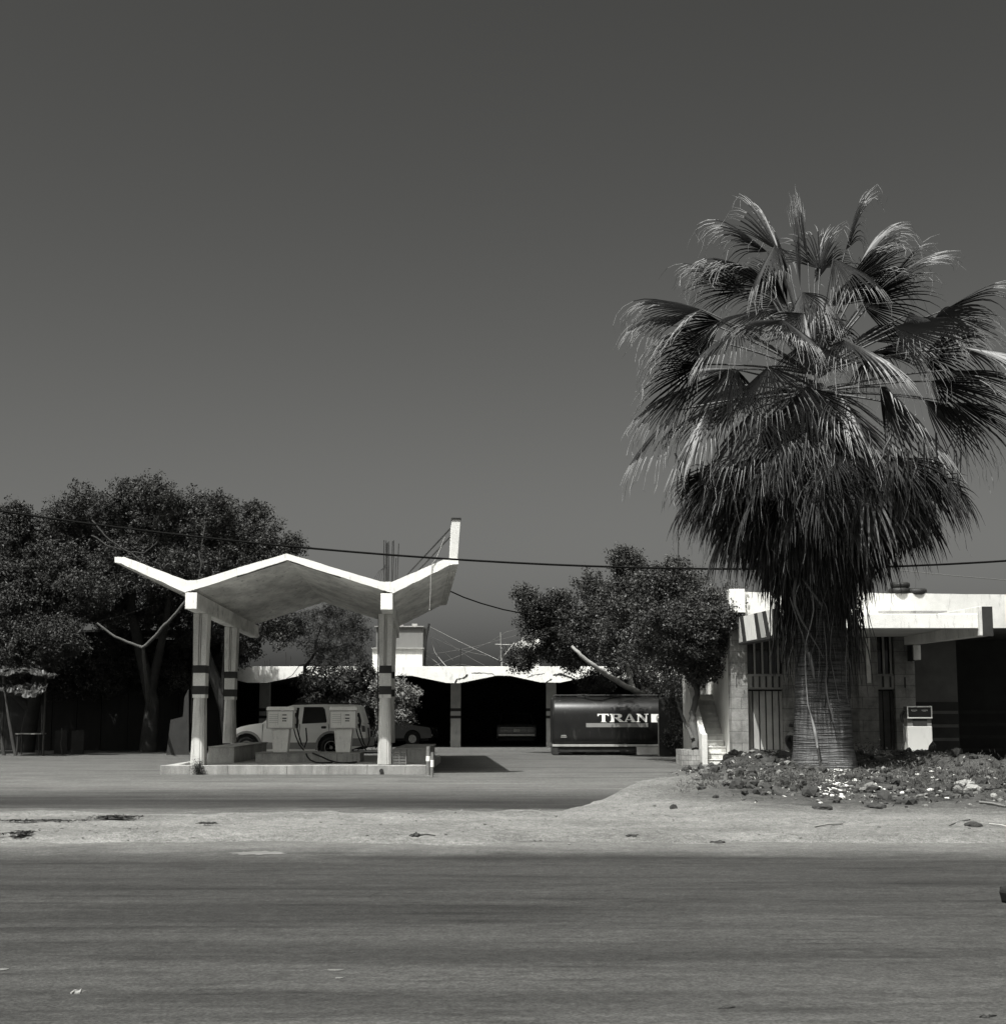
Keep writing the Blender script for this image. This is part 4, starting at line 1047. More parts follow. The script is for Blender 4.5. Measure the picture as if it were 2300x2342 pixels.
# big ficus mass on the left: three trees
def tree(name, label, base, mb_fn, lobes, lm, size, group=None, bark=BARK, dens=.42, per=430, twig=(.26,.56), aspect=.5):
    t = thing(name, label, 'tree', base, 0, group)
    q = MB(); mb_fn(q)
    for i, v in enumerate(q.v): q.v[i] = (v[0]-base[0], v[1]-base[1], v[2]-base[2])
    q.build('trunk', bark, t)
    P = lobes_to_pts(lobes, dens, per=per, twig=twig) - np.array(base)
    P = P[P[:,2] > -base[2] + .05]
    leaves('crown', P, size, lm, t, aspect)
    return t
L1 = [(35,1165,20,53),(45,1215,45,53),(60,1260,80,54),(140,1210,60,54),(150,1160,30,53),(-40,1250,90,55),(60,1330,85,53),(150,1310,75,53),(-60,1400,90,54),(40,1410,75,52),(140,1400,70,53),(90,1470,60,51.5),(20,1480,50,51.5),(150,1450,45,51),(-40,1500,70,53),(150,1240,70,57),(40,1350,90,58),(60,1530,60,57),(150,1530,60,57),(185,1140,22,53)]
L2 = [(230,1165,58,54),(300,1160,60,54),(368,1128,36,53),(375,1180,68,54),(345,1110,20,53),(250,1540,60,57),(330,1520,60,57),(400,1530,60,57),(230,1270,80,54),(330,1270,85,54),(240,1370,75,55),(340,1370,75,56),(290,1200,80,58),(385,1290,70,53),(270,1450,55,57),(430,1155,38,54),(220,1330,60,52),(300,1120,26,54)]
L3 = [(455,1195,66,54),(520,1195,58,54),(590,1220,52,54),(635,1262,36,53.5),(580,1290,62,54),(480,1290,78,54),(505,1160,30,53),(400,1370,55,57),(480,1380,62,56),(560,1380,62,55),(615,1410,46,53.5),(640,1440,30,53),(560,1440,42,54),(450,1450,55,57),(480,1210,75,58),(590,1165,14,54),(675,1240,12,53.5),(590,1340,60,57),(470,1520,60,57.5),(540,1500,40,57)]
def tr1(q):
    b = Vector((-17.2,55,0)); branch(q, [b, b+Vector((.2,0,1.6)), b+Vector((.6,-.6,3.0)), at(60,1300,53)], .32, .12)
    branch(q, [b+Vector((.2,0,1.5)), b+Vector((-1.2,-.5,3)), at(-30,1330,54)], .2, .08)
def tr2(q):
    b = Vector((-12.9,55.5,0)); branch(q, [b, b+Vector((.1,0,1.8)), at(300,1400,55), at(300,1250,54.5)], .34, .08)
    branch(q, [b+Vector((0,0,2)), at(380,1420,55), at(400,1250,54)], .2, .05)
def tr3(q):
    b = Vector((-9.6,54.2,0)); branch(q, [b, b+Vector((-.3,0,1.6)), at(455,1450,54), at(480,1300,54)], .3, .08)
    branch(q, [b+Vector((-.3,0,1.8)), at(520,1450,54), at(600,1300,54)], .2, .05)
tree('ficus_tree', 'huge dark ficus at the far left edge above the ragged shelter', (-17.2,55,0), tr1, [(a, b+10, c, d) for a, b, c, d in L1], FIC, .09, 'dark ficus trees on the left')
tree('ficus_tree', 'tall dark ficus rising behind the left wing of the zigzag canopy', (-12.9,55.5,0), tr2, [(a, b+12, c*.97, d) for a, b, c, d in L2], FIC, .09, 'dark ficus trees on the left')
tree('ficus_tree', 'dark ficus whose crown ends behind the canopy ridge', (-9.6,54.2,0), tr3, [(a-8, b+10, c*.96, d) for a, b, c, d in L3], FIC, .09, 'dark ficus trees on the left')
# bare V shaped limb and thin stems in front of the dark
q = MB()
branch(q, [at(222,1425,49), at(262,1456,49), at(300,1472,49), at(326,1482,49)], .035, .05, wob=.01)
branch(q, [at(326,1482,49), at(355,1455,48.8), at(385,1422,48.6), at(424,1376,48.4)], .055, .05, wob=.02)
branch(q, [at(326,1482,49), at(330,1520,51), at(335,1560,53), at(340,1620,55)], .05, .07, wob=.02)
tag(q.build('bare_limb', BARKP), 'bare forked pale limb in the dark gap left of the front left column', 'tree limb')
for pp, r_, lab in (([(456,1250),(462,1290),(450,1330)], .03, 'twisting'),([(205,1200),(235,1240),(285,1262),(330,1262)], .025, 'arching')):
    pass
q = MB()
for pp in ([(210,1190),(240,1225),(290,1262),(330,1265),(360,1240)], [(455,1260),(460,1290),(452,1330)], [(210,1225),(250,1250),(300,1264)], [(300,1264),(345,1300),(330,1340)], [(470,1200),(460,1260)]):
    branch(q, [at(a, c, 52.2 - .1*i) for i, (a, c) in enumerate(pp)], .035, .018, 5, .02)
ll = q.build('limb', BARK); 
for o in bpy.data.objects:
    if o.get('label','').startswith('tall dark ficus'): ll.parent = o; ll.matrix_parent_inverse = Matrix.Translation((12.9,-55.5,0)); 

# ficus pair in the middle over the tanker and the stairs
FA = [(1205,1372,13,53),(1212,1395,22,53),(1240,1405,26,53),(1282,1378,20,53),(1285,1405,30,53),(1225,1430,32,53),(1200,1500,24,53.5),(1250,1505,27,53.5),(1300,1455,42,53),(1322,1500,26,54),(1185,1512,12,53.5),(1260,1450,24,53.5),(1360,1345,22,52),(1360,1400,40,52),(1370,1450,48,52),(1395,1482,32,53.5),(1355,1568,16,54),(1378,1562,12,54.5),(1425,1535,24,54.8),(1462,1550,20,55),(1300,1510,20,53.5)]
FB = [(1432,1290,14,48),(1440,1310,28,48),(1470,1325,34,48),(1498,1340,38,47),(1450,1370,52,48),(1430,1430,50,49),(1500,1410,60,47),(1540,1350,40,46.5),(1540,1440,62,46),(1590,1385,44,46),(1600,1450,58,46),(1648,1390,32,45),(1665,1410,22,44.5),(1640,1440,40,45),(1480,1490,52,49),(1550,1510,48,47.5),(1610,1510,44,46.5),(1630,1480,38,45.5),(1625,1530,26,47.5),(1642,1562,18,47.5),(1605,1545,26,47),(1400,1360,26,49),(1530,1310,18,47),(1560,1335,26,47),(1420,1280,8,48),(1500,1550,40,53.5),(1555,1570,38,50.5),(1600,1560,26,48.5),(1410,1480,40,50),(1525,1610,38,55),(1550,1660,36,53),(1575,1620,30,50.5),(1530,1690,30,55),(1560,1690,24,50)]
def trA(q):
    g = gr(1497,1722,0); g = at(1490,1716,54.6)
    branch(q, [Vector((g.x,54.6,0)), at(1484,1640,54.6), at(1472,1593,54.2), at(1447,1577,53.2), at(1424,1567,52.4), at(1396,1548,51.8), at(1358,1523,51.3), at(1326,1498,51.2), at(1307,1478,51.3)], .15, .055, wob=.02)
    branch(q, [at(1447,1577,53.2), at(1438,1545,53.2), at(1432,1500,53)], .11, .05, wob=.015)
def trB(q):
    pts = [(1588,1712),(1589,1685),(1582,1650),(1584,1625),(1592,1597),(1594,1577),(1588,1564),(1575,1552),(1566,1538),(1562,1515),(1560,1470)]
    branch(q, [at(a, c, 42.7 + .2*i) for i, (a, c) in enumerate(pts)], .105, .06, 8, .02)
    pts = [(1584,1690),(1574,1668),(1566,1652),(1556,1630),(1545,1590)]
    branch(q, [at(a, c, 42.7+.4*i) for i, (a, c) in enumerate(pts)], .06, .035, 7, .015)
    branch(q, [at(1594,1577,44.8), at(1600,1560,45), at(1606,1530,45.3), at(1620,1480,45.5)], .06, .03, 6, .01)
    branch(q, [at(1560,1500,46), at(1530,1470,46.3), at(1500,1420,46.5)], .06, .03, 6, .01)
tree('ficus_tree', 'spreading ficus with a long pale leaning limb above the black tank', (at(1490,1716,54.6).x,54.6,0), trA, FA, FIC2, .085, 'ficus trees over the tank and the stairs', mat('bark_extra_pale', .26, .9, .3, 4, dark=.1, stain=.6, bump=.4, bscale=18), .5)  # palest bark tone, for the long leaning limb
tree('ficus_tree', 'dense ficus growing from the tiled planter beside the outdoor stairs', (at(1588,1712,42.7).x,42.7,.34), trB, [(a, b, c, d-3.2 if a > 1470 and b < 1540 else d) for a, b, c, d in FB], FIC2, .08, 'ficus trees over the tank and the stairs', BARKP, .5)

# feathery young tree and shrubs between canopy and garage
FE = leafmat('feathery_leaf', .028, .6, .2)
FT = [(700,1425,24,56),(725,1410,26,56),(750,1402,22,56),(775,1410,24,56),(800,1425,24,56),(820,1440,20,56),(670,1430,20,56),(690,1455,28,56),(735,1440,34,56),(780,1450,34,56),(815,1465,22,56),(660,1450,14,56),(720,1480,26,56),(760,1485,32,56),(795,1495,26,56),(745,1510,26,56),(780,1525,26,56),(800,1545,22,56),(665,1415,10,56),(765,1398,10,56),(808,1413,8,56),(820,1510,12,56),(835,1450,8,56)]
def trF(q):
    b = at(700,1700,56); b.z = 0
    branch(q, [b, at(702,1620,56), at(697,1545,56), at(697,1525,56), at(712,1508,56), at(722,1490,56), at(722,1470,56), at(735,1430,56)], .09, .025, 6)
    branch(q, [at(722,1490,56), at(738,1482,56), at(765,1483,56), at(800,1470,56)], .035, .015, 5)
    branch(q, [at(697,1520,56), at(685,1522,56), at(668,1545,56), at(655,1552,56)], .018, .008, 4)
    branch(q, [at(704,1560,56), at(725,1520,56), at(745,1500,56)], .03, .012, 5)
tree('young_tree', 'airy feathery young tree seen under the canopy ridge', (at(700,1700,56).x,56,0), trF, FT, FE, .085, None, BARK, .8, 62, (.2,.42), .26)
SHR = leafmat('shrub_leaf', .032, .6, .15); OLE = leafmat('oleander_leaf', .15, .6, .2, .4)
def shrub(name, label, lobes, lm, size, base, dens=1.0, aspect=.35, per=40, twig=(.14,.28)):
    t = thing(name, label, 'shrub', base)
    q = MB(); c = at(lobes[0][0], lobes[0][1], lobes[0][3])
    for i in range(6):
        e = at(*random.choice(lobes)[:2], lobes[0][3]); branch(q, [Vector((random.uniform(-.1,.1),random.uniform(-.1,.1),0)), (e-Vector(base))*.5 + Vector((random.uniform(-.1,.1),0,.1)), (e-Vector(base))*.95], .025, .008, 5)
    q.build('stem', BARK, t)
    P = lobes_to_pts(lobes, dens, per=per, twig=twig) - np.array(base); P = P[P[:,2] > .03 - base[2]]
    leaves('foliage', P, size, lm, t, aspect); return t
shrub('dark_shrub', 'dark dense bush between the off road car and the right front column', [(740,1560,36,54.5),(785,1565,36,54.5),(825,1580,36,54.5),(850,1610,34,54),(800,1620,40,54.5),(845,1660,36,54),(720,1600,34,54.5),(830,1545,20,54),(840,1530,10,54),(858,1560,14,54),(760,1640,36,55),(700,1560,24,55),(820,1690,34,54)], SHR, .13, (at(800,1700,54.5).x,54.5,0))
shrub('oleander_shrub', 'pale leaved oleander glowing against the dark garage beside the right front column', [(868,1580,20,53.3),(872,1615,22,53.3),(912,1575,13,53.3),(920,1590,17,53.3),(905,1600,18,53.3),(930,1605,14,53.3),(912,1628,15,53.3),(928,1640,8,53.3),(935,1590,8,53.3),(880,1650,18,53.3),(900,1580,14,53.3)], OLE, .12, (at(890,1690,53.3).x,53.3,0), 1.0, .3, 30)

# ---------------------------------------------------------------- fan palm
PX, PY = 5.98, 28.5
palm = thing('fan_palm', 'giant fan palm with a shaggy skirt of dead fronds and a flared ringed trunk', 'palm tree', (PX, PY, .2))
def palmbark():
    m = bpy.data.materials.new('palm_bark'); m.use_nodes = True; t = m.node_tree; N = t.nodes; L = t.links
    b = N['Principled BSDF']; b.inputs['Roughness'].default_value = .9; b.inputs['Specular IOR Level'].default_value = .15
    g = N.new('ShaderNodeTexCoord')
    def nz(sc, st, det=6):
        mp = N.new('ShaderNodeMapping'); mp.inputs['Scale'].default_value = st; L.new(g.outputs['Object'], mp.inputs[0]); n = N.new('ShaderNodeTexNoise'); n.inputs['Scale'].default_value = sc; n.inputs['Detail'].default_value = det; L.new(mp.outputs[0], n.inputs[0]); return n.outputs[0]
    rings = nz(1, (1.6,1.6,44)); cracks = nz(1, (34,34,3.2)); blot = nz(1.1, (1,1,.5), 9)
    def mr(s, a, b_, c, d):
        r = N.new('ShaderNodeMapRange'); [setattr(r.inputs[i+1], 'default_value', v) for i, v in enumerate((a,b_,c,d))]; L.new(s, r.inputs[0]); return r.outputs[0]
    def mu(a, c):
        x = N.new('ShaderNodeMath'); x.operation = 'MULTIPLY'; L.new(a, x.inputs[0]); L.new(c, x.inputs[1]); return x.outputs[0]
    v = mu(mu(mr(rings, .38, .58, .45, 1.25), mr(cracks, .35, .5, .85, 1.05)), mr(blot, .3, .7, .05, .15))
    cb = N.new('ShaderNodeCombineColor'); [L.new(v, cb.inputs[i]) for i in range(3)]; L.new(cb.outputs[0], b.inputs['Base Color'])
    bp = N.new('ShaderNodeBump'); bp.inputs['Strength'].default_value = .8; bp.inputs['Distance'].default_value = .03; L.new(mu(mr(rings, .35,.6,0,1), mr(cracks,.3,.5,.4,1)), bp.inputs['Height']); L.new(bp.outputs[0], b.inputs['Normal'])
    return m
PB = palmbark()
q = MB(); n = 56; zs_ = [-.35, 0, .12, .3, .55, .85, 1.2, 1.7, 2.3, 3.0, 4, 5, 6, 7, 7.6]
rr_ = [.80, .72, .675, .61, .565, .54, .525, .50, .475, .46, .455, .48, .46, .42, .2]
zz = []
for i in range(len(zs_)-1):
    for k in range(7): f = k/7; zz.append((zs_[i]*(1-f)+zs_[i+1]*f, rr_[i]*(1-f)+rr_[i+1]*f))
vs = []
for z, r in zz:
    for k in range(n):
        a = 2*math.pi*k/n; r2 = r*(1 + .018*noise.noise(Vector((math.cos(a)*3, math.sin(a)*3, z*1.1))) + .012*noise.noise(Vector((math.cos(a)*1.5, math.sin(a)*1.5, z*9)))+ (.03*math.sin(5*a+1)*max(0,.5-z) ))
        vs.append((r2*math.cos(a), r2*math.sin(a), z))
q.add(vs, [(i*n+k, i*n+(k+1)%n, (i+1)*n+(k+1)%n, (i+1)*n+k) for i in range(len(zz)-1) for k in range(n)], 0, True)
q.build('trunk', PB, palm)

def frondmat(name, base, rough, spec, fac):
    m = bpy.data.materials.new(name); m.use_nodes = True; t = m.node_tree; N = t.nodes; L = t.links
    b = N['Principled BSDF']; b.inputs['Roughness'].default_value = rough; b.inputs['Specular IOR Level'].default_value = spec
    g = N.new('ShaderNodeTexCoord'); n = N.new('ShaderNodeTexNoise'); n.inputs['Scale'].default_value = 5; n.inputs['Detail'].default_value = 5; L.new(g.outputs['Object'], n.inputs[0])
    r = N.new('ShaderNodeMapRange'); r.inputs[1].default_value = .3; r.inputs[2].default_value = .7; r.inputs[3].default_value = base*(1-fac); r.inputs[4].default_value = base*(1+fac); L.new(n.outputs[0], r.inputs[0])
    cb = N.new('ShaderNodeCombineColor'); [L.new(r.outputs[0], cb.inputs[i]) for i in range(3)]; L.new(cb.outputs[0], b.inputs['Base Color'])
    return m
FRG = frondmat('frond_green', .010, .42, .26, .3); FRT = frondmat('frond_tip_dry', .17, .6, .3, .35); FRD = frondmat('frond_dead', .022, .75, .15, .55); PET = frondmat('petiole_pale', .07, .5, .4, .3)
FRD2 = frondmat('frond_dead_pale', .09, .75, .2, .5)
UP = Vector((0,0,1))
def frond(q, base, az, el, plen, blen, droop=1.0, dead=False, nseg=34, roll=0.0, mats=(0,1,2), spread=100, curl=.0, petr=.022, bdir=None):
    d = Vector((math.cos(az)*math.cos(el), math.sin(az)*math.cos(el), math.sin(el)))
    p = Vector(base); P = [p.copy()]; n = 6
    for i in range(n):
        d = (d + Vector((0,0,-1))*.045*droop*math.cos(el if abs(el) < 1.4 else 1.4)).normalized(); p = p + d*(plen/n); P.append(p.copy())
    q.tube(P, [petr*1.5, petr*1.3, petr*1.1, petr, petr*.9, petr*.8, petr*.7], 5, mats[2])
    if bdir is not None: d = Vector(bdir).normalized()
    s = d.cross(UP)
    if s.length < .05: s = Vector((math.sin(az), -math.cos(az), 0))
    s.normalize(); nrm = s.cross(d).normalized()
    Rm = Matrix.Rotation(roll, 3, d); s = Rm @ s; nrm = Rm @ nrm
    K = 8; w0 = math.radians(2*spread/nseg)*1.02
    for j in range(nseg):
        ph = math.radians(-spread + 2*spread*(j+.5)/nseg) + random.uniform(-.012,.012)
        L_ = blen*(1 - .22*abs(ph)/math.radians(spread))*random.uniform(.9,1.08)
        if dead and random.random() < .12: continue
        r0 = Vector(p); dr = (d*math.cos(ph) + s*math.sin(ph))
        dr = (dr - nrm*(.35*abs(math.sin(ph))**1.5)*(1 if not dead else .5)).normalized()
        side = (s*math.cos(ph) - d*math.sin(ph)).normalized()
        vs = []; pos = r0 + dr*.02; hang = random.uniform(.75,1.35)
        for k in range(K+1):
            f = k/K; rr = L_*f
            fused = .26 if not dead else .34
            w = w0*rr if f < fused else w0*L_*fused*1.15*max(.05, (1-((f-fused)/(1-fused))**1.6))**.8
            w *= .5 if f < fused else .47
            nn = dr.cross(side).normalized()
            if nn.dot(nrm) < 0: nn = -nn
            dep = w*.75 if (j % 2) else -w*.0
            vs += [pos - side*w - nn*w*.8, pos + nn*w*.8, pos + side*w - nn*w*.8]
            if k < K:
                g = (max(0, f-.22)**1.25)*.62*droop*hang*(1.0 if not dead else .9)
                dr = (dr + Vector((0,0,-1))*g + Vector((random.uniform(-1,1),random.uniform(-1,1),random.uniform(-1,1)))*(.015 + (.11 if dead else .035)*f) + side*curl*f*.05).normalized()
                pos = pos + dr*(L_/K)
        o = len(q.v); q.v += [tuple(v) for v in vs]
        for k in range(K):
            mt = mats[0] if (k < K-2 or dead) else mats[1]
            a = o+3*k
            q.f += [[a,a+1,a+4,a+3],[a+1,a+2,a+5,a+4]]; q.m += [mt,mt]; q.sm += [False,False]
        if not dead and random.random() < .5 or dead and random.random() < .1:   # hanging filament
            e = pos; f1 = e + dr*.1 + Vector((random.uniform(-.05,.05),random.uniform(-.05,.05),-random.uniform(.05,.2))); f2 = f1 + Vector((random.uniform(-.1,.1),random.uniform(-.1,.1),-random.uniform(.05,.25)))
            wv = Vector((random.uniform(-1,1),random.uniform(-1,1),0)).normalized()*.004
            o = len(q.v); q.v += [tuple(e-wv),tuple(e+wv),tuple(f1+wv),tuple(f1-wv),tuple(f2)]; q.f += [[o,o+1,o+2,o+3],[o+3,o+2,o+4]]; q.m += [mats[1]]*2; q.sm += [False]*2
CZ = 7.45     # crown heart above the palm's foot
random.seed(21)
# (azimuth deg, elevation deg, petiole, blade): hand placed ones first, read from the photo (270 faces the camera)
HZ = 7.75    # heart of the crown above the palm's foot
def ccp(x, y, dy): p = at(1380 + x/1.901, 380 + y/1.901, PY + dy); return Vector((p.x-PX, p.y-PY, p.z-.2))
# hub in the enlarged crown picture, depth from the trunk, image direction of the blade, its turn away from (+) / to (-) the viewer, length, half spread, droop
FR = [(868,520,.1,91,0,2.1,7,.05),(862,400,.2,96,0,1.5,10,.1),
 (765,350,-.1,112,10,1.45,42,.9),(690,400,.1,140,5,1.5,48,1.2),(640,450,.3,158,15,1.45,50,1.3),(745,350,-.6,245,-25,1.4,48,.9),(830,480,.3,106,8,1.35,40,.9),(930,490,.3,78,8,1.35,42,.9),(700,520,0,152,5,1.45,45,1.0),(1050,520,0,36,5,1.5,45,.9),(880,640,-.5,268,-30,1.35,58,.7),(850,560,-.2,245,-18,1.35,60,.9),(950,560,.1,305,-12,1.4,60,.9),(800,600,.4,125,10,1.45,58,1.0),(985,620,.4,55,12,1.45,58,1.0),(900,740,-.8,278,-42,1.3,66,.8),(1120,520,.3,62,5,1.4,50,1.0),(560,520,.3,150,5,1.2,40,1.2),(620,560,.3,165,10,1.4,40,1.0),(1120,620,-.2,12,-8,1.6,50,.9),(700,630,-.4,200,-18,1.5,50,.9),
 (1075,380,0,72,10,1.55,36,1.0),(1120,420,.3,58,20,1.5,40,1.2),(1010,390,-.5,315,-28,1.45,50,.9),(960,470,.2,85,30,1.4,45,.8),
 (1190,590,.1,36,10,2.0,34,.7),(1260,560,.5,50,25,1.7,36,.9),(1290,690,-.6,352,-20,2.0,58,.8),(1440,660,.3,14,15,1.8,42,.9),(1480,640,.9,25,25,1.8,45,.8),(1330,640,-.3,318,-40,1.4,60,.9),
 (760,700,-1.1,262,-62,1.25,100,.7),(1060,775,-1.1,318,-38,1.75,62,.7),
 (430,600,.1,168,0,1.65,40,1.1),(380,640,.4,182,10,1.5,42,1.2),(520,660,-.3,205,-10,1.8,50,.9),(600,700,-.6,222,-30,1.5,65,.9),(450,760,.2,196,0,1.7,45,1.0),
 (430,880,-.1,214,-5,1.8,45,.8),(560,900,-.9,244,-22,1.8,52,.7),(380,950,.4,208,10,1.7,40,.9),(700,880,-1.1,256,-35,1.6,60,.8),
 (880,970,-1.3,272,-30,1.7,58,.6),(1020,1000,-1.2,290,-28,1.7,55,.7),(1180,950,-1.0,305,-25,1.8,50,.7),(1400,920,-.2,338,-10,1.9,42,.7),(1500,900,.4,350,5,1.8,40,.8),(1250,1040,-.8,314,-15,1.9,48,.6),(1420,1050,.1,325,0,1.9,42,.7),
 (330,1050,.3,228,5,1.7,40,.7),(480,1080,-.6,240,-12,1.8,46,.6),(1550,1020,.5,330,5,1.8,42,.7),(1400,800,.6,5,20,1.8,50,.9),(1560,780,.2,352,0,1.9,45,.9),(760,1080,-1.2,262,-20,1.7,50,.6),(640,1060,-1.1,248,-20,1.7,50,.6)]
fronds = []
for i, (hx, hy, dy, ia, dp, bl_, sp_, dr_) in enumerate(FR):
    q = MB(); H = ccp(hx + random.uniform(-28,28), hy + random.uniform(-28,28), dy*1.3); Cc = Vector((0, 0, HZ)); Cc += (H-Cc).normalized()*.14
    if hy > 880: Cc.z -= .35
    v = H - Cc; v.z += .045*v.length*3; az = math.atan2(v.y, v.x); el = math.asin(max(-1, min(1, v.z/v.length)))
    ca = R(ia); cd_ = R(dp); bd = Vector((math.cos(ca)*math.cos(cd_), math.sin(cd_), math.sin(ca)*math.cos(cd_)))
    frond(q, Cc, az, el, (H-Cc).length, bl_*1.02, dr_, roll=random.uniform(-.35,.35) + (random.choice((-1,1))*random.uniform(.2,.8) if sp_ < 60 else 0), nseg=12 if sp_ < 15 else max(26, int(sp_*.58)), curl=random.uniform(-1.2,1.2), spread=sp_*random.uniform(1,1.25), bdir=bd)
    q.build('frond', [FRG, FRT, PET], palm)
for i in range(15):
    q = MB(); az_ = R(random.uniform(10,170)); el_ = R(random.uniform(-30,62)); pl_ = random.uniform(1.3,2.2)
    frond(q, (.16*math.cos(az_), .16*math.sin(az_), HZ-.2+.3*math.sin(el_)), az_, el_, pl_, random.uniform(1.4,1.75), 1.1, roll=random.uniform(-.6,.6), nseg=40, curl=random.uniform(-1,1), spread=random.uniform(55,95)); q.build('frond', [FRG, FRT, PET], palm)
# skirt of dead fronds: one thatched mass
q = MB()
for i in range(250):
    f = (i/249); z = 7.45 - f*2.1
    az = i*2.39996 + random.uniform(-.25,.25)
    el = R(-34 - 38*f**.9 + random.uniform(-11,9))
    frond(q, (.42*math.cos(az), .42*math.sin(az), z), az, el, (2.2 - 1.45*f)*random.uniform(.7,1.12), (1.45-.2*f)*random.uniform(.5,1.4), 1.15+.4*f, dead=True, nseg=int(30-10*f), roll=random.uniform(-1.2,1.2), mats=(0 if random.random() < .8 else 1,1,0), spread=random.uniform(28,75), curl=random.uniform(-1,1), petr=.016)
sk = q.build('dead_frond_skirt', [FRD, FRD2], palm); sk['kind'] = 'stuff'
# loose fibres hanging below the skirt
q = MB()
for i in range(900):
    az = random.uniform(0, 2*math.pi); u = random.random()
    if u < .4: r = random.uniform(.49,.85); z = random.uniform(3.1,4.6); L_ = random.uniform(.7,1.9)
    else: r = random.uniform(.6,2.7); z = 3.9 + max(0,(r-.6))*.85 + random.uniform(0,.9); L_ = random.uniform(.5,1.3)
    p = Vector((r*math.cos(az), r*math.sin(az), z)); P = []; sw = Vector((random.uniform(-.05,.05), random.uniform(-.05,.05), 0))
    for k in range(6): P.append(p.copy()); p = p + sw + Vector((random.uniform(-.04,.04), random.uniform(-.04,.04), -L_/5)); rr0 = math.hypot(p.x,p.y); m_ = max(1, .53/max(rr0,.01)); p.x *= m_; p.y *= m_
    w1 = random.choice((.006,.008,.014,.022)); q.tube(P, [w1,w1*.95,w1*.85,w1*.7,w1*.5,w1*.3], 3, int(random.random() < .22), cap=False)
fb = q.build('hanging_fibres', [FRD, FRD2], palm); fb['kind'] = 'stuff'
# long fallen flower stalks hanging in front of the trunk
def z6b(x, y, D=27.85): p = at(1600 + x/2.72, 1300 + y/2.72, D); return Vector((p.x-PX, p.y-PY, p.z-.2))
for pts, rs in (([(700,150),(708,260),(690,350),(662,450),(655,560),(660,700),(672,850),(695,930),(710,990),(722,1050),(732,1120)], [.014,.014,.012,.012,.011,.010,.012,.016,.030,.034,.02]),
                ([(598,60),(585,150),(592,230),(630,320),(690,420),(740,500),(768,560)], [.03,.035,.03,.022,.016,.012,.008]),
                ([(640,60),(700,150),(760,230),(790,300),(800,380)], [.03,.035,.03,.02,.012]),
                ([(770,330),(785,480),(790,620),(783,700),(790,790),(803,850),(820,900),(830,960)], [.01,.011,.012,.014,.02,.02,.016,.01]),
                ([(835,280),(815,420),(812,560),(840,700),(868,840)], [.009,.008,.008,.007,.006]),
                ([(915,420),(908,560),(910,680),(912,780),(925,840)], [.008,.008,.008,.007,.006]),
                ([(560,180),(600,300),(640,420),(680,560),(708,690)], [.012,.012,.012,.02,.006]),
                ([(680,520),(700,600),(712,690)], [.03,.035,.01]), ([(740,500),(745,600),(735,700),(742,790)], [.007,.007,.006,.005])):
    q = MB(); q.tube([z6b(*p, 27.85 - (.05 if i < 3 else 0) - .12*(max(0, p[1]-900)/250)) for i, p in enumerate(pts)], rs, 6); q.build('hanging_stalk', FRT if rs[0] == .014 else PET, palm)
q = MB(); a, c = z6b(735,1125,27.62), z6b(752,1262,27.45); q.tube([a, a.lerp(c,.5), c], [.024,.02,.012], 6); q.build('dark_stalk_tip', RUST, palm)

# ---------------------------------------------------------------- left clutter under the trees
q = MB(); P0 = at(-220,1700,58).x; P1 = at(500,1700,58).x
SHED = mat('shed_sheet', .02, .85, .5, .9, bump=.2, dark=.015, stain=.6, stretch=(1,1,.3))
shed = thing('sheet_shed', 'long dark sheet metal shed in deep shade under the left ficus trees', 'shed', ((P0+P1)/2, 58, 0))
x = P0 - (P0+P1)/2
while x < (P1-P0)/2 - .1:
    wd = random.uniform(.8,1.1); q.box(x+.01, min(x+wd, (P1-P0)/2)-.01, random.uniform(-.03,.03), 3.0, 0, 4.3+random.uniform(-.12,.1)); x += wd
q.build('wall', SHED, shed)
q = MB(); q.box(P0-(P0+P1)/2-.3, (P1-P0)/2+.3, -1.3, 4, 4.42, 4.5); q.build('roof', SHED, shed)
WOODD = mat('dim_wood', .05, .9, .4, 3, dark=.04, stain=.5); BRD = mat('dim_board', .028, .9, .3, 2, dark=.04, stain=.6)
def c5l(x, y): return (x/4.231, 1500 + y/4.231)
def pole(pts, D0, r, m, label, grp='leaning poles under the left trees', nm='leaning_pole', cat='pole'):
    q = MB(); P = [at(*c5l(*p), D0) for p in pts]; g = gr(*c5l(*pts[-1])); P[-1] = Vector((P[-1].x, D0, -.02)); q.tube(P, r, 7); tag(q.build(nm, m), label, cat, grp)
pole([(28,170),(60,400),(85,600),(120,820),(152,968)], 51.0, .055, WOODD, 'leaning pale pole in front of the ragged shelter at the far left')
pole([(-40,560),(0,760),(40,950)], 51.4, .07, WOODD, 'thick short leaning pole at the left picture edge')
pole([(412,480),(412,720),(410,960)], 52, .05, BRD, 'dim upright post right of the small table')
pole([(598,700),(600,780),(585,850),(605,960)], 51.5, .02, WOODD, 'thin crooked stick before the two low boards', nm='crooked_stick', cat='stick')
tb_ = thing('rough_table', 'small rough table standing in shade between the leaning pole and the post', 'table', at(*c5l(290,965),52)); tb_.location.z = 0
xw = (at(*c5l(420,750),52).x - at(*c5l(172,750),52).x)/2; zt = at(*c5l(0,750),52).z
q = MB(); q.box(-xw, xw, -.3, .3, zt-.035, zt); q.build('table_top', mat('table_top_pale', .28, .8, .3, 4), tb_)
for sx in (-1, 1):
    for sy in (-1, 1): q = MB(); q.tube([(sx*xw*.86, sy*.24, 0), (sx*xw*.82, sy*.24, zt-.037)], .028, 6); q.build('leg', WOODD, tb_)
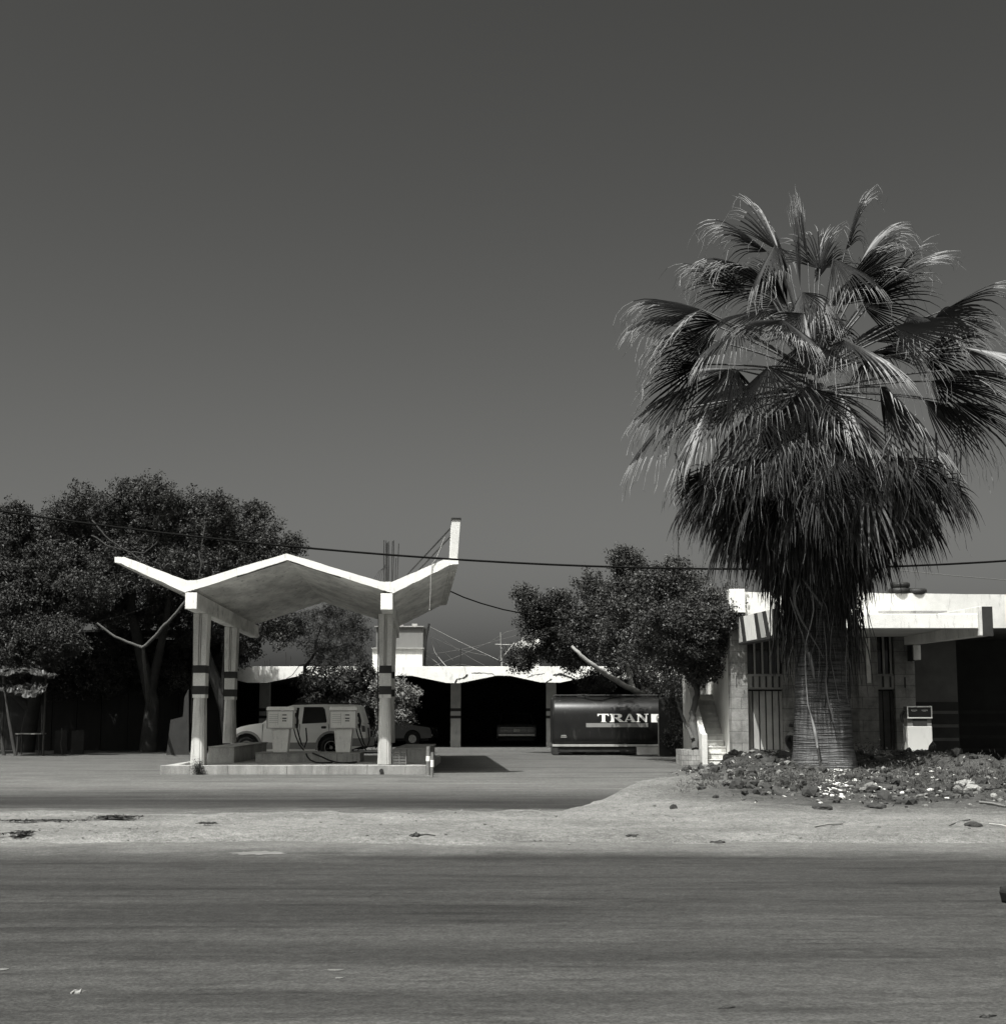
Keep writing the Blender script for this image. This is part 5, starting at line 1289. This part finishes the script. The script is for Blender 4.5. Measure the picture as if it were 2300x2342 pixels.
for (x0, x1, lab) in ((530,657,'left one of the two low dim boards beside the crooked stick'),(690,815,'right one of the two low dim boards beside the crooked stick')):
    a, c = at(*c5l(x0,720),53), at(*c5l(x1,720),53); q = MB(); q.prism([(a.x,0),(c.x,0),(c.x-.02,a.z),(a.x+.02,a.z-.02)], 53, 53.05); tag(q.build('low_board', BRD, bevel=.006), lab, 'board', 'low boards under the trees')
q = MB(); P = [c5l(1612,860),(1610/4.231,1500+800/4.231),c5l(1640,640),c5l(1700,590),c5l(1790,590),c5l(1800,400),c5l(1822,330),c5l(1832,860)]; P = [c5l(1612,860),c5l(1650,620),c5l(1770,590),c5l(1785,400),c5l(1825,320),c5l(1830,860)]
pp = [(at(*p,52).x, at(*p,52).z) for p in P]; pp[0] = (pp[0][0],0); pp[-1] = (pp[-1][0],0); q.prism(pp, 52, 52.06); tag(q.build('leaning_board', BRD, bevel=.006), 'tall dim stepped board leaning in shade behind the front left column', 'board')
# ragged sheets of the shelter
def rag(label, pts, D, rows=9, amp=.12, m=None, depth=.9):
    a = [at(*c5l(*p), D) for p in pts[0]]; b_ = [at(*c5l(*p), D-.1) for p in pts[1]]
    def along(L, t):
        f = t*(len(L)-1); i = min(int(f), len(L)-2); return L[i].lerp(L[i+1], f-i)
    nx = 46; vs = []
    for j in range(rows):
        for i in range(nx):
            u = i/(nx-1); v = j/(rows-1); p = along(a,u).lerp(along(b_,u), v)
            p = p + Vector((0, depth*(1-v)*.6 + amp*2*noise.noise(Vector((u*14,v*5,D))), amp*noise.noise(Vector((u*9,v*6,D+7))) + amp*.5*noise.noise(Vector((u*30,v*12,D+3)))))
            vs.append(p)
    q = MB(); q.add(vs, [(j*nx+i, j*nx+i+1, (j+1)*nx+i+1, (j+1)*nx+i) for j in range(rows-1) for i in range(nx-1)]); q.add([v + Vector((0,.012,.012)) for v in vs], [(j*nx+i, (j+1)*nx+i, (j+1)*nx+i+1, j*nx+i+1) for j in range(rows-1) for i in range(nx-1)])
    tag(q.build('torn_sheet', m), label, 'sheet', 'torn sheets of the shelter at far left')
TARP = mat('torn_plastic', .03, .5, .6, 2.4, dark=.05, stain=1.0, bump=.6, bscale=9, spec=.5)
rag('upper torn plastic sheet sagging over the shelter at the far left', ([(-80,90),(100,120),(230,105),(400,170),(520,190)],[(-80,170),(60,190),(230,150),(400,205),(500,205)]), 50.2, m=TARP)
rag('lower crumpled plastic sheet hanging from the shelter behind the leaning pole', ([(-60,270),(60,290),(240,270),(330,262),(440,262)],[(-60,330),(70,350),(170,385),(330,410),(430,350)]), 50.0, m=TARP, depth=.6)
# rail carrying the shelter
q = MB(); q.tube([at(*c5l(-100,130),50.9), at(*c5l(540,180),50.9)], .03, 6); q.tube([at(*c5l(445,200),50.9), Vector((at(*c5l(445,200),50.9).x, 50.9, 0))], .035, 6); q.tube([at(*c5l(-90,130),50.9), Vector((at(*c5l(-90,200),50.9).x, 50.9, 0))], .035, 6)
tag(q.build('shelter_frame', WOODD), 'dark pole frame holding up the torn plastic sheets', 'frame')

# ---------------------------------------------------------------- overhead cables, mast
def sag(pts, D, r, m, name, label, D1=None):
    q = MB(); n = len(pts); q.tube([at(p[0], p[1], D + ((D1 or D)-D)*i/(n-1)) for i, p in enumerate(pts)], r, 7, cap=False); return tag(q.build(name, m), label, 'cable', 'overhead cables')
xs = list(range(-900, 3400, 90))
def yc(x):
    P = [(-900,980),(-400,1098),(0,1168),(240,1204),(483,1232),(740,1256),(966,1274),(1280,1291),(1594,1301),(1900,1300),(2150,1292),(2300,1283),(2800,1236),(3400,1150)]
    xp = [p[0] for p in P]; 
    co = np.polyfit(xp, [p[1] for p in P], 5); return float(np.polyval(co, x))
sag([(x, yc(x)) for x in xs], 32.6, .023, CABLE, 'power_cable', 'thick black cable sagging right across the sky in front of the canopy')
sag([(1031,1353),(1060,1366),(1100,1380),(1150,1394),(1200,1404),(1260,1413),(1330,1421)], 48.9, .022, CABLE, 'feeder_cable', 'short black cable from the canopy rear corner into the ficus crown', 52.5)
sag([(2060,1305),(2170,1316),(2300,1327),(2600,1350)], 44, .012, WG, 'thin_cable', 'thin grey cable above the white parapet at the right edge')
sag([(-60,1442),(0,1441),(100,1438),(200,1427),(280,1408),(350,1384),(421,1357)], 46, .006, CABLE, 'side_cable', 'thin grey cable rising to the left wing of the canopy', 36.4)
q = MB(); q.tube([at(1552,1420,50), at(1551,1300,50), at(1551,1180,50)], .016, 5)
for y_ in (1273,1290,1232,1312): a = at(1551.5, y_, 50); q.tube([a-Vector((0,0,.05)), a+Vector((0,0,.05))], .035, 6)
tag(q.build('aerial_mast', RUST), 'very thin knobbed aerial mast rising above the ficus left of the palm', 'mast')

# ---------------------------------------------------------------- things on the ground
def hz(x, y): return hmed(x, y)
def on_mound(px, py):
    z = .1
    for _ in range(25): g = gr(px, py, z); z = .6*z + .4*max(0, hz(g.x, g.y))
    return Vector((g.x, g.y, max(0, hz(g.x, g.y))))
def rockmesh(name, m, size, seed, flat=.6, parent=None):
    bm = bmesh.new(); bmesh.ops.create_icosphere(bm, subdivisions=3, radius=1)
    for v in bm.verts:
        d = v.co.normalized(); k = 1 + .35*noise.noise(d*1.3 + Vector((seed,)*3)) + .14*noise.noise(d*3.5 + Vector((seed*2,)*3)) + .06*noise.noise(d*9+Vector((seed,)*3))
        v.co = Vector((d.x*size[0]*k, d.y*size[1]*k, max(-.25, d.z*flat*k)*size[2]))
    me = bpy.data.meshes.new(name); bm.to_mesh(me); bm.free(); me.materials.append(m); o = bpy.data.objects.new(name, me); COL.objects.link(o); return o
RKP = mat('rock_pale', .24, .95, .3, 5, dark=.15, stain=.5, bump=.8, bscale=20); RKG = mat('rock_grey', .15, .95, .3, 5, dark=.1, stain=.5, bump=.8, bscale=20); RKD = mat('earth_clod', .038, .95, .4, 6, bump=.8, bscale=25)
BAG = mat('white_sack', .62, .8, .15, 5, bump=.6, bscale=18)
rocks = [(1794,1738,20,24,BAG,'jagged white chunk','jagged white chunk of render standing left of the palm foot'),(1992,1788,16,11,RKG,'','rounded grey boulder right of the palm foot'),
 (2205,1790,22,9,RKP,'','flat pale slab tilted at the right end of the mound'),(2222,1800,20,9,RKP,'','rough pale block just below the tilted slab'),(2272,1817,8,7,RKP,'','small round white stone near the right edge'),
 (1954,1785,6,5,BAG,'','small bright white stone right beside the palm foot'),(2070,1752,12,4,RKP,'','cracked pale stone left of the old square pump'),(2146,1752,13,4,RKP,'','broken pale stone at the right foot of the old square pump'),
 (1758,1735,14,9,RKG,'','grey stone left of the jagged white chunk'),(1728,1743,16,8,RKP,'','crumbled pale stone on the crest of the mound'),(1622,1778,24,14,RKD,'','large dark clod at the left brow of the mound'),(1583,1777,16,6,BAG,'','flat white scrap at the left tip of the mound'),
 (1685,1792,16,16,RKD,'','dark squared earth lump in the middle of the left mound'),(1540,1845,9,8,RKD,'','lone black clod left of the mound on the sand'),(2225,1885,18,8,RKD,'','black crumpled lump on the sand at lower right'),(1880,1845,22,8,RKD,'','long dark clod below the white rubbish heap'),(2000,1842,26,9,RKD,'','broad dark earth bank right of the white rubbish heap'),(2190,1800,12,8,RKG,'','grey broken brick left of the tilted slab'),(1975,1800,9,6,RKG,'','small grey stone under the rounded boulder'),(1760,1752,16,7,RKD,'','dark crumb of earth under the grey stone')]
for i, (px, py, rx, rz_, m, _, lab) in enumerate(rocks):
    p = on_mound(px, py + rz_*.6); s = p.y/FPX
    if i == 0:
        p = on_mound(1794, 1758)
    o = rockmesh('stone' if m is not RKD else 'earth_clod', m, (rx*s, rx*s*.75, rz_*s*(1.6 if i else 1.9)), 3.7*i+1, .8); o.location = p + Vector((0,0,.0)); o.rotation_euler.z = random.uniform(-.4,.4)
    tag(o, lab, 'stone' if m is not RKD else 'clod', 'stones on the mound' if m is not RKD else 'clods on the mound')
# small rubble, weeds and litter nobody could count
_bm = bmesh.new(); bmesh.ops.create_icosphere(_bm, subdivisions=1, radius=1); ICO = [tuple(v.co) for v in _bm.verts]; ICF = [[v.index for v in f.verts] for f in _bm.faces]; _bm.free()
def scatter(name, label, n, fpos, smin, smax, m, flat=.6, seed=1):
    q = MB(); rs = random.Random(seed)
    for i in range(n):
        x, y = fpos(rs); z = max(0.004, hz(x, y)); s = smin + (smax-smin)*rs.random()**2.6
        A_ = rs.uniform(0,6.28); c, sn = math.cos(A_), math.sin(A_); vs = []; sy = rs.uniform(.5,.95); hh = s*flat*rs.uniform(.6,1.2)
        for (ux, uy, uz) in ICO:
            k = s*rs.uniform(.68,1.15); a_, b_ = ux*k, uy*k*sy; vs.append((x + a_*c - b_*sn, y + a_*sn + b_*c, z + uz*hh*rs.uniform(.7,1.2) + hh*.35))
        q.add(vs, ICF)
    o = q.build(name, m); o['kind'] = 'stuff'; o['label'] = label; return o
def onmnd(rs):
    while True:
        x, y = rs.uniform(3.0,14.5), rs.uniform(22.6,33)
        if rs.random() < sstep(2.9,4.5,x)*sstep(22.4,25.5,y): return x, y
scatter('rubble', 'grey rubble strewn over the dark mound', 1100, onmnd, .012, .10, RKG, .6, 1)
scatter('pale_rubble', 'pale chips strewn over the dark mound', 900, onmnd, .008, .055, RKP, .4, 2)
scatter('earth_crumbs', 'dark crumbs of soil on the mound', 2600, onmnd, .012, .11, RKD, .7, 3)
scatter('half_buried_clods', 'larger dark clods half buried in the mound', 280, onmnd, .06, .2, RKD, .8, 9)
scatter('bright_chips', 'bright plaster chips scattered on the mound', 380, onmnd, .012, .075, BAG, .4, 12)
scatter('median_pebbles', 'dark pebbles and scraps sprinkled on the sandy median', 900, lambda r: (r.uniform(-9,9), r.uniform(17.2,22.6)), .005, .03, RKG, .5, 4)
scatter('white_rubbish', 'heap of bright white rubbish below the palm foot', 260, lambda r: ((lambda t: (at(1905+r.gauss(0,16)+18*(1-t),1800,27-3*t).x, 27.2-3.2*t+r.gauss(0,.15)))(r.random()**1.4)), .01, .075, BAG, .35, 5)
def litter(name, label, n, f, size, m, aspect=.3):
    P = []
    for i in range(n): x, y = f(random); P.append((x, y, max(0,hz(x,y)) + random.uniform(.005,.03)))
    o = leaves(name, P, size, m, None, aspect); o['kind'] = 'stuff'; o['label'] = label; return o
LITM = mat('dry_leaf', .34, .8, .4, 5, bump=0)
litter('dry_leaf_litter', 'pale dry leaves littering the mound', 1700, onmnd, .07, LITM)
litter('dark_leaf_litter', 'dark dead leaves littering the mound', 3000, onmnd, .09, RKD)
WEED = leafmat('weed_leaf', .075, .6, .2)
def weeds(name, label, cells, size=.05, m=WEED, up=1.0, aspect=.22, ht=.2):
    P = []
    for (px, py, sx, n) in cells:
        for i in range(n):
            p = on_mound(px + random.gauss(0,1)*sx, py + abs(random.gauss(0,1))*sx*.22) if i % 12 == 0 else p
            P.append(p + Vector((random.gauss(0,.07), random.gauss(0,.07), abs(random.gauss(0,1))*ht*.6)))
    o = leaves(name, P, size, m, None, aspect, up); o['kind'] = 'stuff'; o['label'] = label; return o
weeds('weeds', 'thin dark weeds growing on the soil mound', [(1640,1795,25,200),(1700,1780,30,250),(1770,1785,30,600),(1800,1795,20,400),(1850,1785,20,350),(1920,1790,20,350),(2050,1780,50,600),(2110,1770,30,400),(2200,1785,30,250),(1560,1810,15,120),(1600,1795,15,160)])
weeds('grass_tufts', 'tufts of dry grass at the right end of the mound', [(2230,1765,40,700),(2270,1780,30,600),(2110,1790,30,500),(1900,1783,40,500)], .09, WEED, 3.0, .08, .22)
# kerb-foot tuft and the small dark bush
def bushy(name, label, c, rx, rz_, n, size, m, cat='shrub', aspect=.4):
    t = thing(name, label, cat, c); q = MB()
    for i in range(9):
        a = random.uniform(0,6.28); e = Vector((math.cos(a)*rx*.8*random.random(), math.sin(a)*rx*.6*random.random(), rz_*random.uniform(.7,1.1))); branch(q, [Vector((e.x*.1,e.y*.1,0)), e*.5+Vector((random.uniform(-.05,.05),0,0)), e], .009, .003, 4)
    q.build('stem', BARK, t)
    P = [(random.gauss(0,1)*rx*.42, random.gauss(0,1)*rx*.35, abs(random.gauss(.45,.28))*rz_) for _ in range(n)]
    leaves('foliage', P, size, m, t, aspect); return t
tg = gr(449,1773); bushy('weed_tuft', 'dark spiky weed tuft at the foot of the front left column', (tg.x, 36.02, 0), .19, .33, 700, .06, SHR, 'weed', .15)
pb_ = on_mound(1990,1772); bushy('small_bush', 'small dark leafy bush right of the palm trunk before the stone pier', pb_, .55, .68, 1500, .055, SHR)
pb_ = on_mound(2055,1770); bushy('small_bush', 'low sparse bush between the stone piers and the old square pump', pb_, .4, .42, 600, .05, SHR)
# twigs across the old pump front
tw = thing('bare_sapling', 'thin bare curved twigs rising in front of the old square pump', 'sapling', on_mound(2095,1765)); q = MB(); o0 = tw.location
for pts in ([(2088,1735),(2100,1722),(2108,1708),(2106,1695)], [(2086,1712),(2098,1690),(2108,1668)], [(2086,1726),(2100,1716),(2110,1704)], [(2084,1700),(2092,1690),(2094,1672)], [(2112,1742),(2115,1725),(2122,1712)]):
    q.tube([Vector((0,0,0))] + [at(a,c,36.2)-o0 for a, c in pts], .006, 4)
for pts in ([(2137,1748),(2147,1738),(2146,1722),(2140,1712)],): q.tube([at(a,c,36.2)-o0 for a, c in pts], .009, 4)
q.build('stem', RUST, tw)
# sticks and scraps
def stick(label, a, c, r=.012, m=None, nm='stick'):
    A_, C_ = on_mound(*a), on_mound(*c); A_.z += r; C_.z += r; q = MB(); q.tube([A_, A_.lerp(C_,.5)+Vector((0,.02,.01)), C_], [r, r*1.1, r*.8], 6); tag(q.build(nm, m or WOODD), label, 'stick', 'sticks lying on the sand')
stick('long grey stick lying on the sand below the palm', (1862,1893), (1926,1886), .012, mat('stick_grey', .24, .9))
stick('pale crooked stick near the right picture edge', (2262,1886), (2320,1896), .008, mat('stick_pale', .45, .9))
stick('dark thin stick right of the long grey stick', (2170,1890), (2218,1876), .007, RKD)
stick('dark plank half buried at the right of the mound', (2240,1838), (2300,1848), .02, RKG, 'plank')
stick('short black stick beside the twisted scrap on the median', (955,1914), (996,1913), .007, RKD)
def scrap(label, px, py, sx, sz, m=RKD, nm='scrap', onroad=False, grp='scraps on the sand'):
    p = gr(px, py, .004) if onroad else on_mound(px, py); s_ = p.y/FPX; nx, ny = 9, 6; vs = []; sd = px*.37
    for j in range(ny):
        for i in range(nx):
            u, v = i/(nx-1)-.5, j/(ny-1)-.5
            r = 1 + .7*noise.noise(Vector((u*4+sd, v*4, sd)))
            vs.append((u*2*sx*s_*r + v*.05, v*1.6*sx*s_*r*(1+.5*noise.noise(Vector((u*6, sd, 2)))), .006 + sz*s_*1.5*max(0, .45 + .9*noise.noise(Vector((u*5+sd, v*5, 3.3))))*(1-2*abs(v)*.9)))
    q = MB(); q.add(vs, [(j*nx+i, j*nx+i+1, (j+1)*nx+i+1, (j+1)*nx+i) for j in range(ny-1) for i in range(nx-1)])
    n0 = len(vs); rim = [i for i in range(nx)] + [j*nx+nx-1 for j in range(1,ny)] + [(ny-1)*nx+i for i in range(nx-2,-1,-1)] + [j*nx for j in range(ny-2,0,-1)]
    q.add([vs[i] for i in rim] + [(vs[i][0], vs[i][1], 0) for i in rim], [(i, len(rim)+i, len(rim)+(i+1)%len(rim), (i+1)%len(rim)) for i in range(len(rim))])
    o = q.build(nm, m, None, loc=p); tag(o, label, 'scrap', grp)
scrap('twisted black scrap on the median right of centre', 950, 1912, 9, 6)
scrap('flat dark scrap on the sand left of the mound foot', 1447, 1912, 11, 4); scrap('dark crumpled leaf on the sand below the mound', 1640, 1928, 13, 4); 
def drift(label, px, py, sx, sy, n, ht):
    c = gr(px, py, .05); P = []; s_ = c.y/FPX
    for _ in range(n):
        x = c.x + random.gauss(0,.42)*sx*s_; y = c.y + random.gauss(0,.42)*sy*s_*14; P.append((x, y, max(.02, hz(x,y)) + .01 + abs(random.gauss(0,.4))*ht*.5))
    o = leaves('dead_leaf_heap', P, .10, RKD, None, .3, 0, None); o.scale.z = .3; o.location.z = .7*.1
    tag(o, label, 'leaf heap', 'dead leaf heaps on the left median')
drift('low dark heap of dead palm leaf on the left median', 265, 1877, 52, 4, 520, .09); drift('thin dark drift of dead leaf at the left edge of the median', 90, 1885, 110, 1.4, 420, .03)
drift('small dark patch of dead leaf low on the median at far left', 45, 1912, 30, 3, 160, .02); drift('small dark twig clump on the left middle median', 475, 1891, 26, 1.6, 130, .04)
scrap('black rag lying at the bottom right of the road', 2258, 2327, 10, 3, onroad=True, grp='scraps on the road'); scrap('tiny dark leaf on the road at bottom centre', 1662, 2307, 9, 2.5, onroad=True, grp='scraps on the road'); scrap('crumpled pale paper on the road at lower left', 180, 2272, 8, 6, RKP, 'paper_scrap', True, 'scraps on the road')
p = gr(2312, 2066, .004); q = MB(); q.prism([(-.05,0),(.12,0),(.14,.12),(.02,.14),(-.06,.12),(-.07,.08)], -.05, .05); o = q.build('rubber_block', RUBBER, None, bevel=.02, loc=p, rz=.3); tag(o, 'black rubber block cut off by the right picture edge on the road', 'rubber block')
def blot(label, cx, cy, rx, ry, m, seed, z=.008):
    g = gr(cx, cy); sx = rx*g.y/FPX; a = gr(cx, cy-ry).y - g.y; n = 60; q = MB()
    vs = [(0,0,0)] + [(sx*math.cos(t)*(1+.5*noise.noise(Vector((math.cos(t)*3,math.sin(t)*3,seed)))+.3*noise.noise(Vector((math.cos(t)*9,math.sin(t)*9,seed)))), a*math.sin(t)*(1+.6*noise.noise(Vector((math.cos(t)*4,math.sin(t)*4,seed+3)))), 0) for t in [2*math.pi*i/n for i in range(n)]]
    q.add(vs, [(0,i+1,(i+1)%n+1) for i in range(n)]); o = q.build('pale_spill', m, loc=(g.x,g.y,z)); tag(o, label, 'spill', 'pale spills on the asphalt')
SP = mat('spill_white', .14, .9, .3, 6, bump=.3)
blot('irregular white spill on the near road just below the median', 592, 1953, 54, 4, SP, 1)
blot('bright pale streak on the service road left of the mound', 1492, 1790, 40, 2.2, SP, 5, .012)
blot('small pale scuff on the near road right of centre', 765, 2222, 17, 1.6, SP, 8); blot('tiny pale scuff under the other one on the near road', 775, 2240, 9, 1.6, SP, 12); blot('pale scuff at the left edge of the near road', 5, 2220, 14, 2.5, SP, 17)

# ---------------------------------------------------------------- seated person by the palm
PS = 32.0
def pp_(x, y, D=PS): return at(1760 + x/11.407, 1620 + y/11.407, D)
hp_ = pp_(520,1030); gz_ = hmed(hp_.x, PS)
sh_ = Vector((pp_(545,700).x, PS, pp_(545,700).z)); hd_ = pp_(635,560)
per = thing('person', 'person in dark clothes and a dark cap sitting left of the palm trunk facing right', 'person', (hp_.x, PS, gz_))
O = Vector(per.location)
bmv = []; rad = []; ed = []
def J(p, r): bmv.append(Vector(p)-O); rad.append(r); return len(bmv)-1
def E(*a): 
    for i in range(len(a)-1): ed.append((a[i], a[i+1]))
pel = J(hp_, (.13,.15)); wst = J(hp_.lerp(sh_,.45), (.115,.14)); chs = J(hp_.lerp(sh_,.82), (.12,.17)); nk0 = J(sh_+Vector((.02,0,.04)), (.06,.065)); 
nk = J(sh_.lerp(hd_,.5), (.05,.05)); h1 = J(hd_+Vector((0,0,-.05)), (.07,.065)); h2 = J(hd_+Vector((-.01,0,.05)), (.085,.078)); h3 = J(hd_+Vector((-.01,0,.11)), (.05,.05))
E(pel,wst,chs,nk0,nk,h1,h2,h3)
for s in (-1,1):
    a = J(sh_+Vector((0,.19*s,-.02)), (.06,.06)); b_ = J(sh_+Vector((.06,.22*s,-.28)), (.045,.045)); c_ = J(sh_+Vector((.27,.12*s,-.36)), (.032,.032)); d_ = J(sh_+Vector((.34,.09*s,-.37)), (.03,.02)); E(chs,a,b_,c_,d_)
    k = J(hp_+Vector((.40,.12*s,.06)), (.07,.07)); t_ = J(hp_+Vector((.06,.11*s,.0)), (.09,.09)); an = J(Vector((hp_.x+.38, PS+.12*s, gz_+.09)), (.04,.04)); ft = J(Vector((hp_.x+.54, PS+.13*s, gz_+.05)), (.035,.03)); E(pel,t_,k,an,ft)
me = bpy.data.meshes.new('person_body'); me.from_pydata(bmv, ed, []); po = bpy.data.objects.new('body', me); COL.objects.link(po)
sm = po.modifiers.new('skin','SKIN'); 
for i, v in enumerate(me.skin_vertices[0].data if me.skin_vertices else []): v.radius = rad[i]; v.use_root = (i == 0)
if not me.skin_vertices: pass
ss = po.modifiers.new('sub','SUBSURF'); ss.levels = 2; ss.render_levels = 2
bpy.context.view_layer.update()
if me.skin_vertices:
    for i, v in enumerate(me.skin_vertices[0].data): v.radius = rad[i]; v.use_root = (i == 0)
dg = bpy.context.evaluated_depsgraph_get(); me2 = bpy.data.meshes.new_from_object(po.evaluated_get(dg)); bpy.data.objects.remove(po)
CLO = mat('dark_cloth', .022, .9, .3, 6, bump=.2); SKN = mat('skin_tone', .16, .6, .15, 5, bump=.05)
me2.materials.clear(); me2.materials.append(CLO); me2.materials.append(SKN)
hl = hd_ - O
for p_ in me2.polygons:
    c = p_.center; p_.use_smooth = True
    if c.z > hl.z - .12 or ((c - (sh_+Vector((.32,0,-.37))-O)).length < .14 and c.x > (sh_.x+.26-O.x)): p_.material_index = 1
bo_ = bpy.data.objects.new('body', me2); COL.objects.link(bo_); bo_.parent = per
q = MB(); q.tube([hl+Vector((.085,0,-.0)), hl+Vector((.115,0,-.015)), hl+Vector((.09,0,-.03))], [.008,.018,.010], 6); q.build('nose', SKN, bo_)
q = MB()
for s in (-1,1): q.cbox(hl+Vector((.078,.03*s,.02)), (.012,.022,.01)); q.cbox(hl+Vector((-.01,.078*s,.0)), (.035,.014,.05))
q.cbox(hl+Vector((.078,0,-.05)), (.008,.04,.006)); q.build('face_features', CLO, bo_)
q = MB(); q.tube([hl+Vector((-.015,0,.05)), hl+Vector((-.01,0,.10)), hl+Vector((-.01,0,.15)), hl+Vector((-.01,0,.165))], [.098,.096,.07,.02], 14); q.prism([(hl.x+.05,hl.z+.055),(hl.x+.17,hl.z+.035),(hl.x+.17,hl.z+.045),(hl.x+.05,hl.z+.075)], -.06, .06); q.build('cap', CLO, bo_)
for s in (-1,1):
    q = MB(); w0_ = sh_+Vector((.34,.09*s,-.37))-O
    for k in range(4): q.tube([w0_+Vector((0,(k-1.5)*.019,0)), w0_+Vector((.045,(k-1.5)*.02,-.006)), w0_+Vector((.07+.006*(k%2),(k-1.5)*.02,-.028))], [.009,.008,.006], 5)
    q.tube([w0_+Vector((-.03,-.03*s,.0)), w0_+Vector((.01,-.055*s,.005)), w0_+Vector((.035,-.058*s,-.008))], [.010,.009,.007], 5); q.build('hand', SKN, bo_)
q = MB(); sx_ = hp_.x; q.box(sx_-.22, sx_+.2, PS-.22, PS+.22, gz_-.1, max(gz_+.05, hp_.z-.13)); tag(q.build('seat_block', CONC, None, bevel=.02), 'low concrete block used as a seat beside the palm', 'block')
